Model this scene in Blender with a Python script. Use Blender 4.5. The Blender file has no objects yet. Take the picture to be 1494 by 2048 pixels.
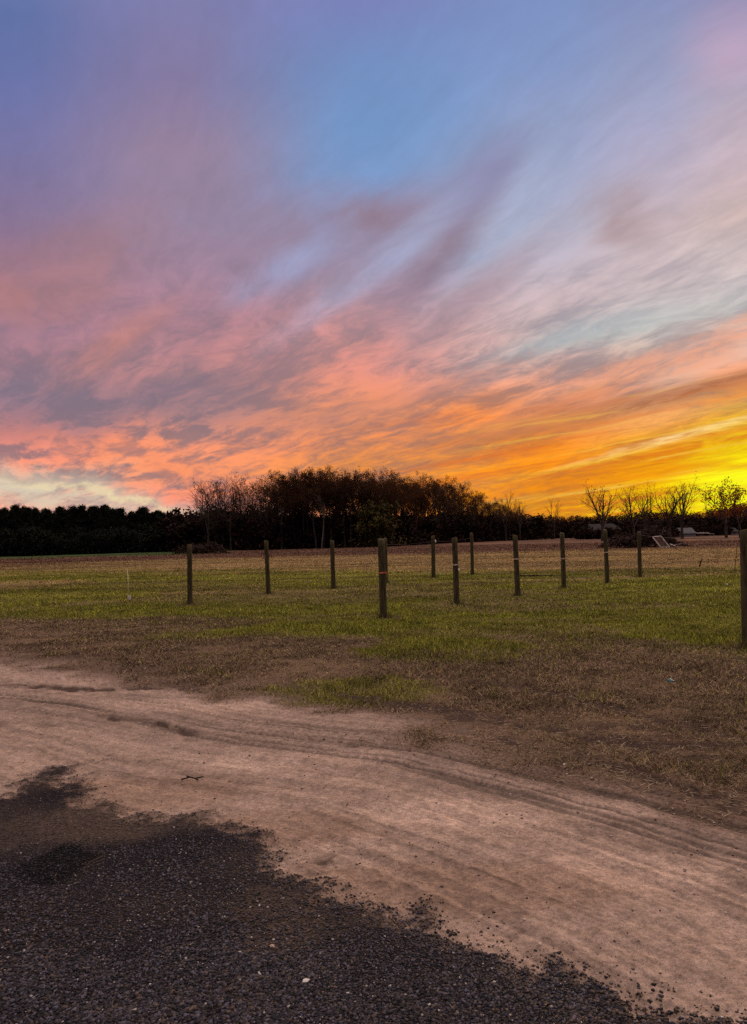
import bpy, math, random
import numpy as np
from mathutils import Matrix, Vector

S = bpy.context.scene
COL = S.collection
rng = np.random.default_rng(7)
random.seed(7)

# ------------------------------------------------------------------ camera
F = 1540.0                    # focal length in photo pixels
EYE = 1.6
PITCH, ROLL = math.radians(1.87), math.radians(1.38)
cam_data = bpy.data.cameras.new('camera')
cam = bpy.data.objects.new('camera', cam_data)
COL.objects.link(cam)
CAMR = Matrix.Rotation(math.pi/2 + PITCH, 3, 'X') @ Matrix.Rotation(-ROLL, 3, 'Z')
cam.matrix_world = Matrix.Translation((0, 0, EYE)) @ CAMR.to_4x4()
cam_data.sensor_fit = 'VERTICAL'
cam_data.sensor_height = 24.0
cam_data.lens = F/2048*24.0
cam_data.clip_start = 0.05
cam_data.clip_end = 6000
S.camera = cam

def ray(px, py):
    return (CAMR @ Vector(((px-747)/F, -(py-1024)/F, -1.0))).normalized()

def gp(px, py):
    """point of the flat ground seen at a photo pixel"""
    d = ray(px, py)
    t = -EYE/d.z
    return (d.x*t, d.y*t)

def azel(px, py):
    d = ray(px, py)
    return math.atan2(d.x, d.y), math.asin(d.z)

def hor(px):
    return 1024 + F*math.tan(PITCH) - (px-747)*math.tan(ROLL)

def at(px, dist):
    """ground point in the direction of a photo column at a forward distance"""
    d = ray(px, hor(px)+0.5)
    return (d.x/d.y*dist, dist)

# ------------------------------------------------------------------ world
def lin(c, k=1.0):
    out = []
    for v in c[:3]:
        v = min(max(v, 0), 255)/255.0
        out.append((v/12.92 if v <= 0.04045 else ((v+0.055)/1.055)**2.4)*k)
    return tuple(out)+(1.0,)

world = bpy.data.worlds.new('World')
S.world = world
world.use_nodes = True
WT = world.node_tree
WT.nodes.clear()

class NB:
    """small node-building helper"""
    def __init__(s, tree): s.t = tree
    def new(s, typ, **kw):
        n = s.t.nodes.new(typ)
        for k, v in kw.items(): setattr(n, k, v)
        return n
    def put(s, sock, v):
        if isinstance(v, bpy.types.NodeSocket): s.t.links.new(v, sock)
        else: sock.default_value = v
    def m(s, op, a, b=None, c=None, clamp=False):
        n = s.new('ShaderNodeMath', operation=op, use_clamp=clamp)
        s.put(n.inputs[0], a)
        if b is not None: s.put(n.inputs[1], b)
        if c is not None: s.put(n.inputs[2], c)
        return n.outputs[0]
    def vm(s, op, a, b=None, scale=None):
        n = s.new('ShaderNodeVectorMath', operation=op)
        s.put(n.inputs[0], a)
        if b is not None: s.put(n.inputs[1], b)
        if scale is not None: s.put(n.inputs['Scale'], scale)
        return n.outputs['Value'] if op in ('LENGTH', 'DOT_PRODUCT') else n.outputs[0]
    def sep(s, v):
        n = s.new('ShaderNodeSeparateXYZ'); s.put(n.inputs[0], v); return n.outputs
    def comb(s, x, y, z=0.0):
        n = s.new('ShaderNodeCombineXYZ')
        for i, v in enumerate((x, y, z)): s.put(n.inputs[i], v)
        return n.outputs[0]
    def ramp(s, f, stops, interp='EASE'):
        n = s.new('ShaderNodeValToRGB'); cr = n.color_ramp; cr.interpolation = interp
        stops = sorted(stops, key=lambda q: q[0])
        cr.elements[0].position, cr.elements[0].color = stops[0]
        cr.elements[1].position, cr.elements[1].color = stops[-1]
        for p, c in stops[1:-1]:
            e = cr.elements.new(p); e.color = c
        s.put(n.inputs[0], f)
        return n.outputs[0]
    def mix(s, f, a, b, blend='MIX'):
        n = s.new('ShaderNodeMix', data_type='RGBA', blend_type=blend, clamp_factor=True)
        s.put(n.inputs[0], f); s.put(n.inputs[6], a); s.put(n.inputs[7], b)
        return n.outputs[2]
    def mr(s, v, a, b, c=0.0, d=1.0, kind='SMOOTHSTEP'):
        n = s.new('ShaderNodeMapRange', interpolation_type=kind)
        for i, q in enumerate((v, a, b, c, d)): s.put(n.inputs[i], q)
        return n.outputs[0]
    def noise(s, v, scale, detail=4.0, rough=0.55, dist=0.0, col=False):
        n = s.new('ShaderNodeTexNoise', noise_dimensions='3D')
        s.put(n.inputs['Vector'], v)
        n.inputs['Scale'].default_value = scale
        n.inputs['Detail'].default_value = detail
        n.inputs['Roughness'].default_value = rough
        n.inputs['Distortion'].default_value = dist
        return n.outputs['Color'] if col else n.outputs[0]
    def mapping(s, v, loc=(0, 0, 0), rot=(0, 0, 0), scale=(1, 1, 1), kind='POINT'):
        n = s.new('ShaderNodeMapping', vector_type=kind)
        s.put(n.inputs['Vector'], v)
        n.inputs['Location'].default_value = loc
        n.inputs['Rotation'].default_value = rot
        n.inputs['Scale'].default_value = scale
        return n.outputs[0]

def build_sky():
    b = NB(WT)
    tc = b.new('ShaderNodeTexCoord')
    d = b.vm('NORMALIZE', tc.outputs['Generated'])
    dx, dy, dz = b.sep(d)
    # position on a flat cloud layer, turned so that the streaks run along its first axis
    k = b.m('DIVIDE', 1.0, b.m('ADD', b.m('MAXIMUM', dz, 0.0), 0.14))
    lay = b.comb(b.m('MULTIPLY', dx, k), b.m('MULTIPLY', dy, k))
    lay = b.mapping(lay, rot=(0, 0, math.radians(-(90+33))))
    bend = b.noise(lay, 0.55, 2.0, 0.5, col=True)
    bend = b.vm('SUBTRACT', bend, (0.5, 0.5, 0.5))
    layw = b.vm('ADD', lay, b.vm('SCALE', bend, scale=0.5))
    curl = b.vm('SUBTRACT', b.noise(b.mapping(layw, scale=(1.0, 1.8, 1)), 2.2, 3.0, 0.55, col=True), (0.5, 0.5, 0.5))
    layc = b.vm('ADD', layw, b.vm('SCALE', curl, scale=b.mr(dz, 0.20, 0.50, 0.30, 0.14, 'LINEAR')))
    broad = b.noise(b.mapping(layw, scale=(0.30, 1.5, 1)), 1.0, 5.0, 0.55)
    fibre = b.noise(b.mapping(layc, loc=(3, 7, 1), scale=(1.0, 3.3, 1)), 1.5, 7.0, 0.64)
    fine = b.noise(b.mapping(layc, loc=(9, 2, 4), scale=(2.6, 7.0, 1)), 2.4, 6.0, 0.66)
    puff = b.noise(b.mapping(lay, loc=(5, 1, 2), scale=(1.0, 1.7, 1)), 2.6, 5.0, 0.6, 0.4)
    # azimuth and elevation, stirred a little by the cloud layer
    az0 = b.m('ARCTAN2', dx, dy)
    el0 = b.m('ARCSINE', b.m('MINIMUM', b.m('MAXIMUM', dz, -1.0), 1.0))
    stir = b.m('SUBTRACT', broad, 0.5)
    stir2 = b.m('SUBTRACT', fibre, 0.5)
    amt = b.mr(el0, 0.0, 0.2, 0.25, 0.6, 'LINEAR')
    el = b.m('ADD', el0, b.m('MULTIPLY', amt, b.m('ADD', b.m('MULTIPLY', stir, 0.16), b.m('MULTIPLY', stir2, 0.07))))
    az = b.m('ADD', az0, b.m('MULTIPLY', stir2, 0.08))
    ae = b.comb(az, el)
    T = math.radians(44)
    t = b.m('DIVIDE', el, T)
    cols = [
        (0, [(0, (92, 112, 166)), (150, (102, 114, 168)), (300, (118, 115, 160)), (450, (137, 114, 142)), (560, (166, 120, 128)),
             (650, (150, 119, 140)), (720, (160, 121, 132)), (800, (142, 119, 135)), (860, (190, 125, 120)), (915, (235, 140, 118)),
             (950, (205, 170, 150)), (1030, (220, 155, 135)), (1085, (190, 120, 110))]),
        (370, [(0, (124, 124, 170)), (150, (130, 121, 160)), (300, (150, 130, 156)), (450, (150, 132, 158)), (560, (162, 130, 150)),
               (650, (168, 126, 138)), (750, (178, 130, 132)), (830, (165, 126, 125)), (885, (232, 140, 108)), (940, (236, 142, 102)),
               (985, (225, 138, 115)), (1030, (205, 150, 140)), (1080, (190, 120, 105))]),
        (747, [(0, (118, 130, 185)), (140, (112, 143, 194)), (250, (112, 149, 199)), (350, (124, 155, 203)), (440, (150, 152, 188)),
               (540, (160, 146, 172)), (640, (186, 144, 150)), (740, (206, 142, 130)), (815, (248, 146, 100)), (880, (246, 140, 86)),
               (940, (255, 142, 58)), (1070, (240, 130, 60))]),
        (1120, [(0, (122, 145, 195)), (150, (134, 156, 204)), (300, (152, 165, 200)), (440, (176, 176, 196)), (560, (192, 180, 188)),
                (650, (196, 180, 180)), (710, (192, 180, 176)), (770, (214, 162, 140)), (825, (240, 140, 80)), (880, (252, 142, 46)),
                (930, (255, 140, 28)), (980, (255, 145, 20)), (1030, (255, 166, 8)), (1065, (235, 130, 5))]),
        (1320, [(0, (132, 146, 192)), (150, (150, 160, 196)), (300, (180, 174, 198)), (440, (200, 182, 186)), (560, (204, 188, 190)),
                (650, (200, 190, 186)), (710, (205, 180, 165)), (770, (206, 146, 108)), (820, (236, 160, 95)), (870, (250, 165, 50)), (910, (255, 160, 20)),
                (950, (255, 172, 8)), (1000, (255, 205, 4)), (1050, (255, 190, 2))]),
        (1494, [(0, (150, 146, 186)), (80, (186, 164, 190)), (160, (176, 166, 186)), (300, (204, 184, 194)), (450, (215, 190, 184)),
                (560, (206, 195, 194)), (630, (200, 194, 188)), (690, (235, 166, 130)), (750, (200, 132, 84)), (800, (232, 164, 70)),
                (850, (255, 190, 24)), (900, (255, 212, 10)), (945, (255, 244, 26)), (1010, (255, 246, 18)), (1055, (255, 205, 5))]),
    ]
    mauve = np.array((126, 120, 140))
    litc = drkc = None
    prev = None
    for px, rows in cols:
        L, D = [], []
        for py, c in rows:
            e = azel(px, py)[1]
            p = max(0.0, min(1.0, e/T))
            c = np.array(c, float)
            warm = max(0.0, min(1.0, (py-480)/400.0))           # nearer the horizon the lit streaks are more orange
            lt = c*(1.03+0.07*warm) + np.array((22, -3, -12) if px > 500 else (13, 0, -5))*warm*(1.0 if px < 1300 else 0.3) + np.array((2, 0, 0))*(1-warm)
            hot = max(0.0, min(1.0, (px-700)/700.0))*max(0.0, min(1.0, (py-780)/120.0))
            gr = mauve*(1-hot) + np.array((225, 118, 22))*hot
            w = 0.16 + 0.40*warm
            dk = c*(1-w)+gr*w
            dk = dk*(1.0 - 0.05*warm)
            L.append((p, lin(lt))); D.append((p, lin(dk)))
        a = azel(px, 900)[0]
        zl, zd = lin((150, 150, 190)), lin((125, 135, 185))
        L.append((1.0, zl)) if L[0][0] < 0.97 else None
        D.append((1.0, zd)) if D[0][0] < 0.97 else None
        rl, rd = b.ramp(t, L, 'LINEAR'), b.ramp(t, D, 'LINEAR')
        if litc is None: litc, drkc = rl, rd
        else:
            f = b.mr(az, prev, a, 0.0, 1.0, 'SMOOTHSTEP')
            litc, drkc = b.mix(f, litc, rl), b.mix(f, drkc, rd)
        prev = a
    soft = b.mr(el0, 0.26, 0.56, 1.0, 0.30, 'LINEAR')                # the high cloud is smoother than the low streaks
    v = b.m('ADD', b.m('MULTIPLY', broad, 0.45), b.m('MULTIPLY', soft, b.m('ADD', b.m('MULTIPLY', fibre, 0.50), b.m('MULTIPLY', fine, 0.44))))
    v = b.m('ADD', v, b.m('MULTIPLY', b.m('SUBTRACT', 1.0, soft), 0.47))
    lowleft = b.m('MULTIPLY', b.mr(az0, -0.05, -0.25), b.m('MULTIPLY', b.mr(el0, 0.20, 0.13), b.mr(el0, 0.04, 0.08)))
    v = b.m('ADD', v, b.m('MULTIPLY', lowleft, b.m('MULTIPLY', b.m('SUBTRACT', puff, 0.5), 1.35)))
    clump = b.m('MULTIPLY', b.mr(el0, 0.42, 0.30), b.mr(el0, 0.10, 0.18))
    v = b.m('ADD', v, b.m('MULTIPLY', clump, b.m('MULTIPLY', b.m('SUBTRACT', puff, 0.5), 0.55)))
    f = b.mr(v, 0.55, 0.84)
    c = b.mix(f, drkc, litc)
    # single clouds and gaps: centre, half length, half width (photo pixels), slope, colour, weight
    spots = [
        (830, 225, 230, 90, 26, (114, 152, 200), .35), (680, 455, 150, 50, 6, (146, 122, 138), 1.0), (600, 520, 110, 30, 28, (158, 166, 204), .7),
        (885, 520, 120, 34, 42, (144, 124, 142), 1.0), (950, 372, 75, 38, 30, (140, 138, 174), .9),
        (1240, 425, 62, 40, -35, (170, 146, 150), .8), (765, 535, 190, 24, 33, (168, 176, 208), .7),
        (1000, 480, 120, 40, 40, (160, 178, 208), .6),
        (930, 605, 150, 28, 36, (168, 138, 146), .6), (1370, 768, 240, 20, 13, (160, 104, 74), .85),
        (1130, 815, 170, 14, 14, (196, 122, 84), .7), (1010, 868, 110, 12, 6, (200, 126, 86), .6),
        (95, 974, 200, 28, -11, (218, 202, 178), 1.0), (200, 985, 150, 8, -13, (232, 214, 170), .9), (30, 940, 90, 7, -8, (160, 140, 140), .6),
        (130, 540, 150, 60, 36, (172, 124, 120), .5), (230, 700, 120, 22, 38, (205, 135, 120), .5),
        (1150, 672, 150, 24, 12, (168, 184, 188), .6), (1350, 640, 130, 22, 10, (190, 200, 196), .5),
        (1370, 878, 170, 9, 10, (255, 220, 150), .8), (230, 815, 260, 42, 6, (132, 114, 130), .6),
        (1330, 715, 220, 12, 17, (242, 165, 130), .75), (1490, 962, 95, 40, 4, (255, 255, 30), .9),
        (1250, 915, 200, 8, 8, (255, 205, 60), .6), (1250, 950, 240, 6, 5, (240, 140, 20), .7),
        (760, 800, 260, 20, 12, (200, 135, 118), .5), (330, 925, 200, 22, -12, (242, 144, 104), .5),
    ]
    for px, py, hl, hw, slope, colr, wt in spots:
        a, e = azel(px, py)
        q = b.mapping(ae, loc=(a, e, 0), rot=(0, 0, math.radians(slope)), scale=(hl/F*1.25, hw/F*1.25, 1), kind='TEXTURE')
        g = b.mr(b.vm('LENGTH', q), 1.5, 0.15, 0.0, wt)
        g = b.m('MULTIPLY', g, b.mr(puff if hw > 30 else (fibre if hw > 20 else fine), 0.36, 0.58, 0.30, 1.0, 'LINEAR'))
        c = b.mix(g, c, lin(colr))
    # long thin bands of cloud low over the sunset
    tilt = b.m('SUBTRACT', el0, b.m('MULTIPLY', az0, 0.13))
    bands = b.noise(b.comb(b.m('MULTIPLY', az0, 3.0), b.m('MULTIPLY', b.m('ADD', tilt, b.m('MULTIPLY', stir2, 0.012)), 95.0), 4.0), 1.0, 4.0, 0.55)
    lowm = b.m('MULTIPLY', b.mr(el0, 0.20, 0.10), b.mr(az0, -0.12, 0.16))
    c = b.mix(b.m('MULTIPLY', lowm, b.mr(bands, 0.50, 0.34, 0.0, 0.55)), c, lin((226, 112, 40)))
    c = b.mix(b.m('MULTIPLY', b.m('MULTIPLY', lowm, b.mr(az0, 0.0, 0.35)), b.mr(bands, 0.54, 0.68, 0.0, 0.65)), c, lin((255, 205, 80)))
    # faint grain of thin cloud over everything
    gr = b.mr(fine, 0.3, 0.7, 0.965, 1.035, 'LINEAR')
    c = b.vm('SCALE', c, scale=gr)
    # the rest of the dome, seen by the ground only: brighter sky overhead, dim dusk opposite the sunset
    up = b.mr(el0, math.radians(36), math.radians(56))
    c = b.mix(up, c, (ZEN[0], ZEN[1], ZEN[2], 1))
    back = b.m('MULTIPLY', b.mr(dy, 0.55, -0.4), b.mr(el0, math.radians(60), math.radians(35)))
    c = b.mix(back, c, (0.10, 0.11, 0.19, 1))
    sunside = b.m('MULTIPLY', b.mr(b.m('ABSOLUTE', b.m('SUBTRACT', az0, 0.62)), 0.45, 0.0), b.mr(el0, 0.14, 0.0))
    sunside = b.m('MULTIPLY', sunside, b.mr(az0, 0.50, 0.62))
    c = b.mix(sunside, c, (1.6, 1.0, 0.25, 1))
    bg = b.new('ShaderNodeBackground')
    b.put(bg.inputs[0], c); bg.inputs[1].default_value = 1.0
    out = b.new('ShaderNodeOutputWorld')
    WT.links.new(bg.outputs[0], out.inputs[0])

ZEN = (1.75, 1.36, 1.14)
build_sky()
world.cycles.sampling_method = 'MANUAL'
world.cycles.sample_map_resolution = 512

# ------------------------------------------------------------------ the sun, just going under beyond the right edge
sun_d = bpy.data.lights.new('sun', 'SUN')
sun_d.energy = 1.0
sun_d.angle = math.radians(12)
sun_d.color = (1.0, 0.55, 0.22)
sun = bpy.data.objects.new('sun', sun_d); COL.objects.link(sun)
SAZ, SEL = math.radians(31), math.radians(4)
sd_ = Vector((math.sin(SAZ)*math.cos(SEL), math.cos(SAZ)*math.cos(SEL), math.sin(SEL)))
sun.rotation_euler = sd_.to_track_quat('Z', 'Y').to_euler()

S.view_settings.view_transform = 'Standard'
S.view_settings.look = 'None'
S.view_settings.exposure = 0.0
S.view_settings.gamma = 1.0
S.view_settings.use_curve_mapping = False
S.cycles.max_bounces = 4
S.cycles.diffuse_bounces = 2
S.cycles.use_denoising = False
S.cycles.denoising_input_passes = 'RGB_ALBEDO_NORMAL'

# ------------------------------------------------------------------ numpy noise
_perm = np.random.default_rng(3).permutation(256)
_perm = np.concatenate([_perm, _perm, _perm])
_val = np.random.default_rng(4).random(256)

def vnoise(x, y, seed=0):
    x = np.asarray(x, float)+seed*17.31; y = np.asarray(y, float)+seed*9.17
    xi = np.floor(x).astype(np.int64); yi = np.floor(y).astype(np.int64)
    fx = x-xi; fy = y-yi
    fx = fx*fx*(3-2*fx); fy = fy*fy*(3-2*fy)
    def h(a, c): return _val[_perm[_perm[a & 255] + (c & 255)]]
    a = h(xi, yi); b_ = h(xi+1, yi); c = h(xi, yi+1); d = h(xi+1, yi+1)
    return (a*(1-fx)+b_*fx)*(1-fy)+(c*(1-fx)+d*fx)*fy

def fbm(x, y, octv=4, seed=0, gain=0.5):
    s = 0.0; a = 1.0; n = 0.0
    for o in range(octv):
        s = s+a*vnoise(np.asarray(x)*2**o, np.asarray(y)*2**o, seed+o*3); n += a; a *= gain
    return s/n-0.5

def sst(a, b_, v):
    t = np.clip((v-a)/(b_-a), 0, 1)
    return t*t*(3-2*t)

def poly_sd(X, Y, pts):
    """signed distance to a closed polygon, negative inside"""
    P = np.array(pts, float); Q = np.roll(P, -1, 0)
    best = np.full(X.shape, 1e18); inside = np.zeros(X.shape, bool)
    for (x0, y0), (x1, y1) in zip(P, Q):
        ex, ey = x1-x0, y1-y0
        t = np.clip(((X-x0)*ex+(Y-y0)*ey)/(ex*ex+ey*ey), 0, 1)
        best = np.minimum(best, (X-x0-t*ex)**2+(Y-y0-t*ey)**2)
        if y0 != y1:
            inside ^= ((y0 > Y) != (y1 > Y)) & (X < ex*(Y-y0)/ey+x0)
    return np.sqrt(best)*np.where(inside, -1, 1)

def line_sd(X, Y, pts):
    """signed perpendicular distance (positive to the left of travel) and arc length along an open polyline"""
    P = np.array(pts, float)
    best = np.full(X.shape, 1e18); sg = np.ones(X.shape); arc = np.zeros(X.shape); L = 0.0
    n = len(P)-1
    for i in range(n):
        x0, y0 = P[i]; x1, y1 = P[i+1]
        ex, ey = x1-x0, y1-y0; l = math.hypot(ex, ey)
        t = ((X-x0)*ex+(Y-y0)*ey)/(l*l)
        tc = np.clip(t, -9e9 if i == 0 else 0, 9e9 if i == n-1 else 1)
        dd = (X-x0-tc*ex)**2+(Y-y0-tc*ey)**2
        m = dd < best
        best = np.where(m, dd, best)
        sg = np.where(m, np.sign(ex*(Y-y0)-ey*(X-x0)), sg)
        arc = np.where(m, L+tc*l, arc)
        L += l
    return np.sqrt(best)*sg, arc

W = lambda pts: [gp(*p) for p in pts]
GRAVEL = W([(-500, 1640), (-60, 1612), (8, 1594), (45, 1562), (100, 1538), (172, 1526), (150, 1565), (215, 1625), (330, 1652), (400, 1640),
            (470, 1652), (530, 1672), (562, 1692), (585, 1735), (690, 1782), (800, 1826), (950, 1882), (1070, 1932), (1240, 1982),
            (1400, 2018), (1540, 2058), (1720, 2160), (1700, 2700), (-900, 2700)])
ROAD_TOP = W([(-700, 1268), (-300, 1288), (0, 1322), (150, 1345), (400, 1385), (600, 1412), (740, 1432), (900, 1490), (1100, 1555), (1300, 1618),
              (1494, 1696), (1800, 1830)])
SOIL_TOP = W([(-700, 1240), (-300, 1258), (0, 1296), (150, 1318), (350, 1358), (560, 1390), (740, 1408), (860, 1420), (1050, 1470), (1250, 1530),
              (1494, 1600), (1800, 1700)])
RIDGE = W([(-200, 1392), (0, 1410), (120, 1424), (260, 1446), (400, 1478), (560, 1500), (800, 1525), (1000, 1575), (1200, 1626), (1494, 1712), (1700, 1790)])
RUT_A = W([(-100, 1365), (40, 1374), (200, 1378), (360, 1376), (430, 1384)])
RUT_B = W([(200, 1432), (300, 1450), (385, 1474)])
RUT_C = W([(-40, 1444), (60, 1452), (110, 1456)])
RUT_D = W([(560, 1368), (760, 1400), (930, 1430), (1150, 1462), (1494, 1530)])
RUT_E = W([(860, 1354), (980, 1362), (1150, 1395), (1494, 1478)])

RUT_F = W([(980, 1470), (1130, 1500), (1300, 1552), (1494, 1622)])

def blob(X, Y, px, py, hw, hh):
    cx, cy = gp(px, py)
    y1, y2 = gp(px, py-hh)[1], gp(px, py+hh)[1]
    ry = (y1-y2)/2; rx = hw*cy/F
    return sst(1.5, 0.4, np.hypot((X-cx)/rx, (Y-(y1+y2)/2)/ry))

POST_FEET = W([(380, 1209), (537, 1189), (667, 1177), (767, 1236), (772, 1166), (867, 1155), (914, 1210), (945, 1149), (1036, 1191), (1128, 1176), (1215, 1167), (1280, 1155), (1497, 1297)])

def masks(X, Y):
    """what the ground is made of at each point"""
    R = np.hypot(X, Y)
    n1 = fbm(X*1.3, Y*1.3, 4, 1); n2 = fbm(X*0.35, Y*0.35, 4, 2); n3 = fbm(X*6, Y*6, 3, 3); nb = fbm(X*0.08, Y*0.12, 4, 5)
    g = poly_sd(X, Y, GRAVEL) + n1*0.22 + n3*0.34
    gravel = sst(0.10, -0.12, g+fbm(X*26+n3*2, Y*34+n1*2, 4, 17, 0.65)*0.27)
    dt, arc = line_sd(X, Y, ROAD_TOP)
    road = sst(0.30, -0.35, dt+n1*1.3+n3*0.25)
    ds, _ = line_sd(X, Y, SOIL_TOP)
    soil = sst(0.7, -0.7, ds+n1*2.0+n2*1.0+n3*0.5)
    # lawn colours
    lawn = sst(10.5, 15.0, Y+n2*6+n1*1.5+X*0.5)*sst(47, 28, Y+X*0.45+n2*10+nb*8)
    lawn = lawn*(0.40+0.60*sst(-0.16, 0.12, fbm(X*0.16, Y*0.55, 4, 8)))
    for px, py, a, h, w in [(710, 1386, 180, 26, .55), (890, 1300, 170, 24, .8), (430, 1228, 260, 18, .9), (1400, 1262, 190, 34, .9), (1150, 1235, 230, 18, .6),
                            (120, 1190, 260, 26, .85), (560, 1165, 300, 16, .8), (900, 1215, 220, 14, .6), (1040, 1250, 90, 12, .5)]:
        lawn = np.maximum(lawn, w*sst(0.2, 0.7, blob(X, Y, px, py, a, h)+n1*0.9+n3*0.3))
    for px, py, a, h, w in [(230, 1255, 300, 20, .8), (60, 1172, 130, 8, .55), (420, 1180, 120, 12, .45), (300, 1170, 120, 8, .4), (990, 1212, 160, 16, .55), (640, 1200, 200, 10, .4),
                            (1000, 1330, 300, 30, .5), (1250, 1215, 160, 8, .4)]:
        lawn = lawn*(1-w*sst(0.2, 0.8, blob(X, Y, px, py, a, h)+n1*0.7))
    far = sst(88, 98, Y+nb*6+X*0.1)*sst(-18, -26, X+nb*8)           # young crop in front of the pines
    rough = sst(62, 74, Y+nb*16+X*0.02)*(1-far)                       # unmown, reddish
    grassy = (1-gravel)*(1-road)*sst(-0.7, 2.0, ds+n1*2.6+n2*1.0+n3*1.6)**1.25
    darkdirt = 0.0
    for ln, w_, s_ in ((RUT_A, 0.16, .8), (RUT_B, 0.10, .9), (RUT_C, 0.13, .6), (RUT_D, 0.20, 1), (RUT_E, 0.14, .9), (RUT_F, 0.16, .9)):
        dl, al = line_sd(X, Y, ln)
        P = np.array(ln); LL = np.sum(np.hypot(*(P[1:]-P[:-1]).T))
        ends = sst(-0.05*LL, 0.12*LL, al)*sst(1.05*LL, 0.88*LL, al)
        m = sst(w_*1.1, w_*0.3, np.abs(dl+n1*0.22+n3*0.05))*ends*sst(-0.45, 0.0, fbm(al*0.9, dl*3, 3, 11))
        darkdirt = np.maximum(darkdirt, m*s_)
    for px, py, a, h, w in [(930, 1434, 45, 12, .95), (880, 1355, 40, 5, .8), (1240, 1450, 200, 14, .5), (1400, 1490, 120, 10, .6), (1355, 1622, 22, 5, .8)]:
        darkdirt = np.maximum(darkdirt, w*sst(0.25, 0.8, blob(X, Y, px, py, a, h)+n3*0.9+n1*0.8))
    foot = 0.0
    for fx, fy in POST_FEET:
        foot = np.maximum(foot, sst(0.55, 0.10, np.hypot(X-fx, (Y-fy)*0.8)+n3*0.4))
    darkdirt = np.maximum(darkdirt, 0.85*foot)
    crumb = sst(-0.12, 0.10, fbm(X*10, Y*10, 3, 13))
    darkdirt = darkdirt*(0.25+0.75*crumb)
    tar = sst(0.15, 0.95, blob(X, Y, 112, 1748, 66, 40)*1.15+n3*1.3+n1*0.9-0.1)   # black stain on the gravel
    dust = np.clip(np.maximum(sst(0.1, 0.8, blob(X, Y, 250, 1650, 210, 48)+n1*1.2), 0.75*sst(0.3, 0.8, blob(X, Y, 60, 1670, 120, 40)+n3)) , 0, 1)
    dust = np.maximum(dust, 0.45*sst(-0.10, 0.22, fbm(X*1.0, Y*1.4, 4, 23)))
    dust = np.maximum(dust, 0.9*sst(0.10, 0.24, fbm(X*1.6, Y*1.6, 4, 21))*sst(-1.7, -0.2, g))
    dust = np.maximum(dust, 0.8*sst(0.3, 0.8, blob(X, Y, 780, 1850, 120, 16)+n3))
    return dict(gravel=gravel, road=road, soil=soil, lawn=lawn, far=far, rough=rough, grassy=grassy, dark=darkdirt, tar=tar, dust=dust, dt=dt, arc=arc, ds=ds, g=g, R=R, n1=n1, n2=n2, n3=n3)

def height(X, Y, M=None):
    X = np.asarray(X, float); Y = np.asarray(Y, float)
    R = np.hypot(X, Y)
    near = sst(5, 14, R)
    h = fbm(X*0.22, Y*0.22, 3, 31)*0.09*near + fbm(X*1.1, Y*1.1, 3, 33)*0.05*sst(4, 8, R)*sst(60, 25, R)
    h = h + fbm(X*0.03, Y*0.03, 2, 37)*0.30*sst(40, 90, R)*sst(115, 85, R)
    if M is not None:
        dr, ar = line_sd(X, Y, RIDGE)
        tread = sst(0.8, 0.2, np.abs(dr-0.30))
        wob = dr+fbm(ar*0.4, dr*0.8, 3, 41)*0.06
        h = h + tread*(fbm(ar*0.35, wob*20, 3, 43)*0.036)*(1-M['gravel'])
        h = h + M['road']*(1-M['gravel'])*(fbm(ar*0.4, dr*4.0, 4, 45)*0.004+fbm(ar*1.6, dr*18, 3, 46)*0.010+fbm(X*16, Y*16, 2, 44)*0.008*sst(9, 4, R))
        h = h + M['soil']*(1-M['gravel'])*(fbm(X*7, Y*7, 3, 47)*0.018 + fbm(X*2.5, Y*2.5, 3, 48)*0.012)
        h = h - M['dark']*0.02 + M['dark']*fbm(X*9, Y*9, 2, 49)*0.06
        h = h + M['gravel']*(0.02+fbm(X*3, Y*3, 3, 51)*0.03) + M['tar']*0.02
        h = h + M['grassy']*fbm(X*4, Y*4, 3, 53)*0.05*sst(40, 15, R)
    return h

# ------------------------------------------------------------------ mesh and object helpers
def mesh_np(name, V, Fc, mat, attrs=None, smooth=False):
    V = np.asarray(V, np.float32); Fc = np.asarray(Fc, np.int32)
    me = bpy.data.meshes.new(name)
    k = Fc.shape[1]
    me.vertices.add(len(V)); me.vertices.foreach_set('co', V.ravel())
    me.loops.add(Fc.size); me.loops.foreach_set('vertex_index', Fc.ravel())
    me.polygons.add(len(Fc)); me.polygons.foreach_set('loop_start', np.arange(0, Fc.size, k, dtype=np.int32))
    if smooth: me.polygons.foreach_set('use_smooth', np.ones(len(Fc), bool))
    me.update(calc_edges=True)
    for an, (kind, data) in (attrs or {}).items():
        a = me.attributes.new(an, kind, 'POINT')
        if kind == 'FLOAT': a.data.foreach_set('value', np.asarray(data, np.float32).ravel())
        else: a.data.foreach_set('color', np.asarray(data, np.float32).ravel())
    if mat: me.materials.append(mat)
    return me

def link(name, me, parent=None, loc=(0, 0, 0), rot=(0, 0, 0), scale=None):
    o = bpy.data.objects.new(name, me); COL.objects.link(o)
    o.location = loc; o.rotation_euler = rot
    if scale is not None: o.scale = scale if hasattr(scale, '__len__') else (scale,)*3
    if parent: o.parent = parent
    return o

def tag(o, label=None, cat=None, group=None, kind=None):
    if label: o['label'] = label
    if cat: o['category'] = cat
    if group: o['group'] = group
    if kind: o['kind'] = kind
    return o

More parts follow.
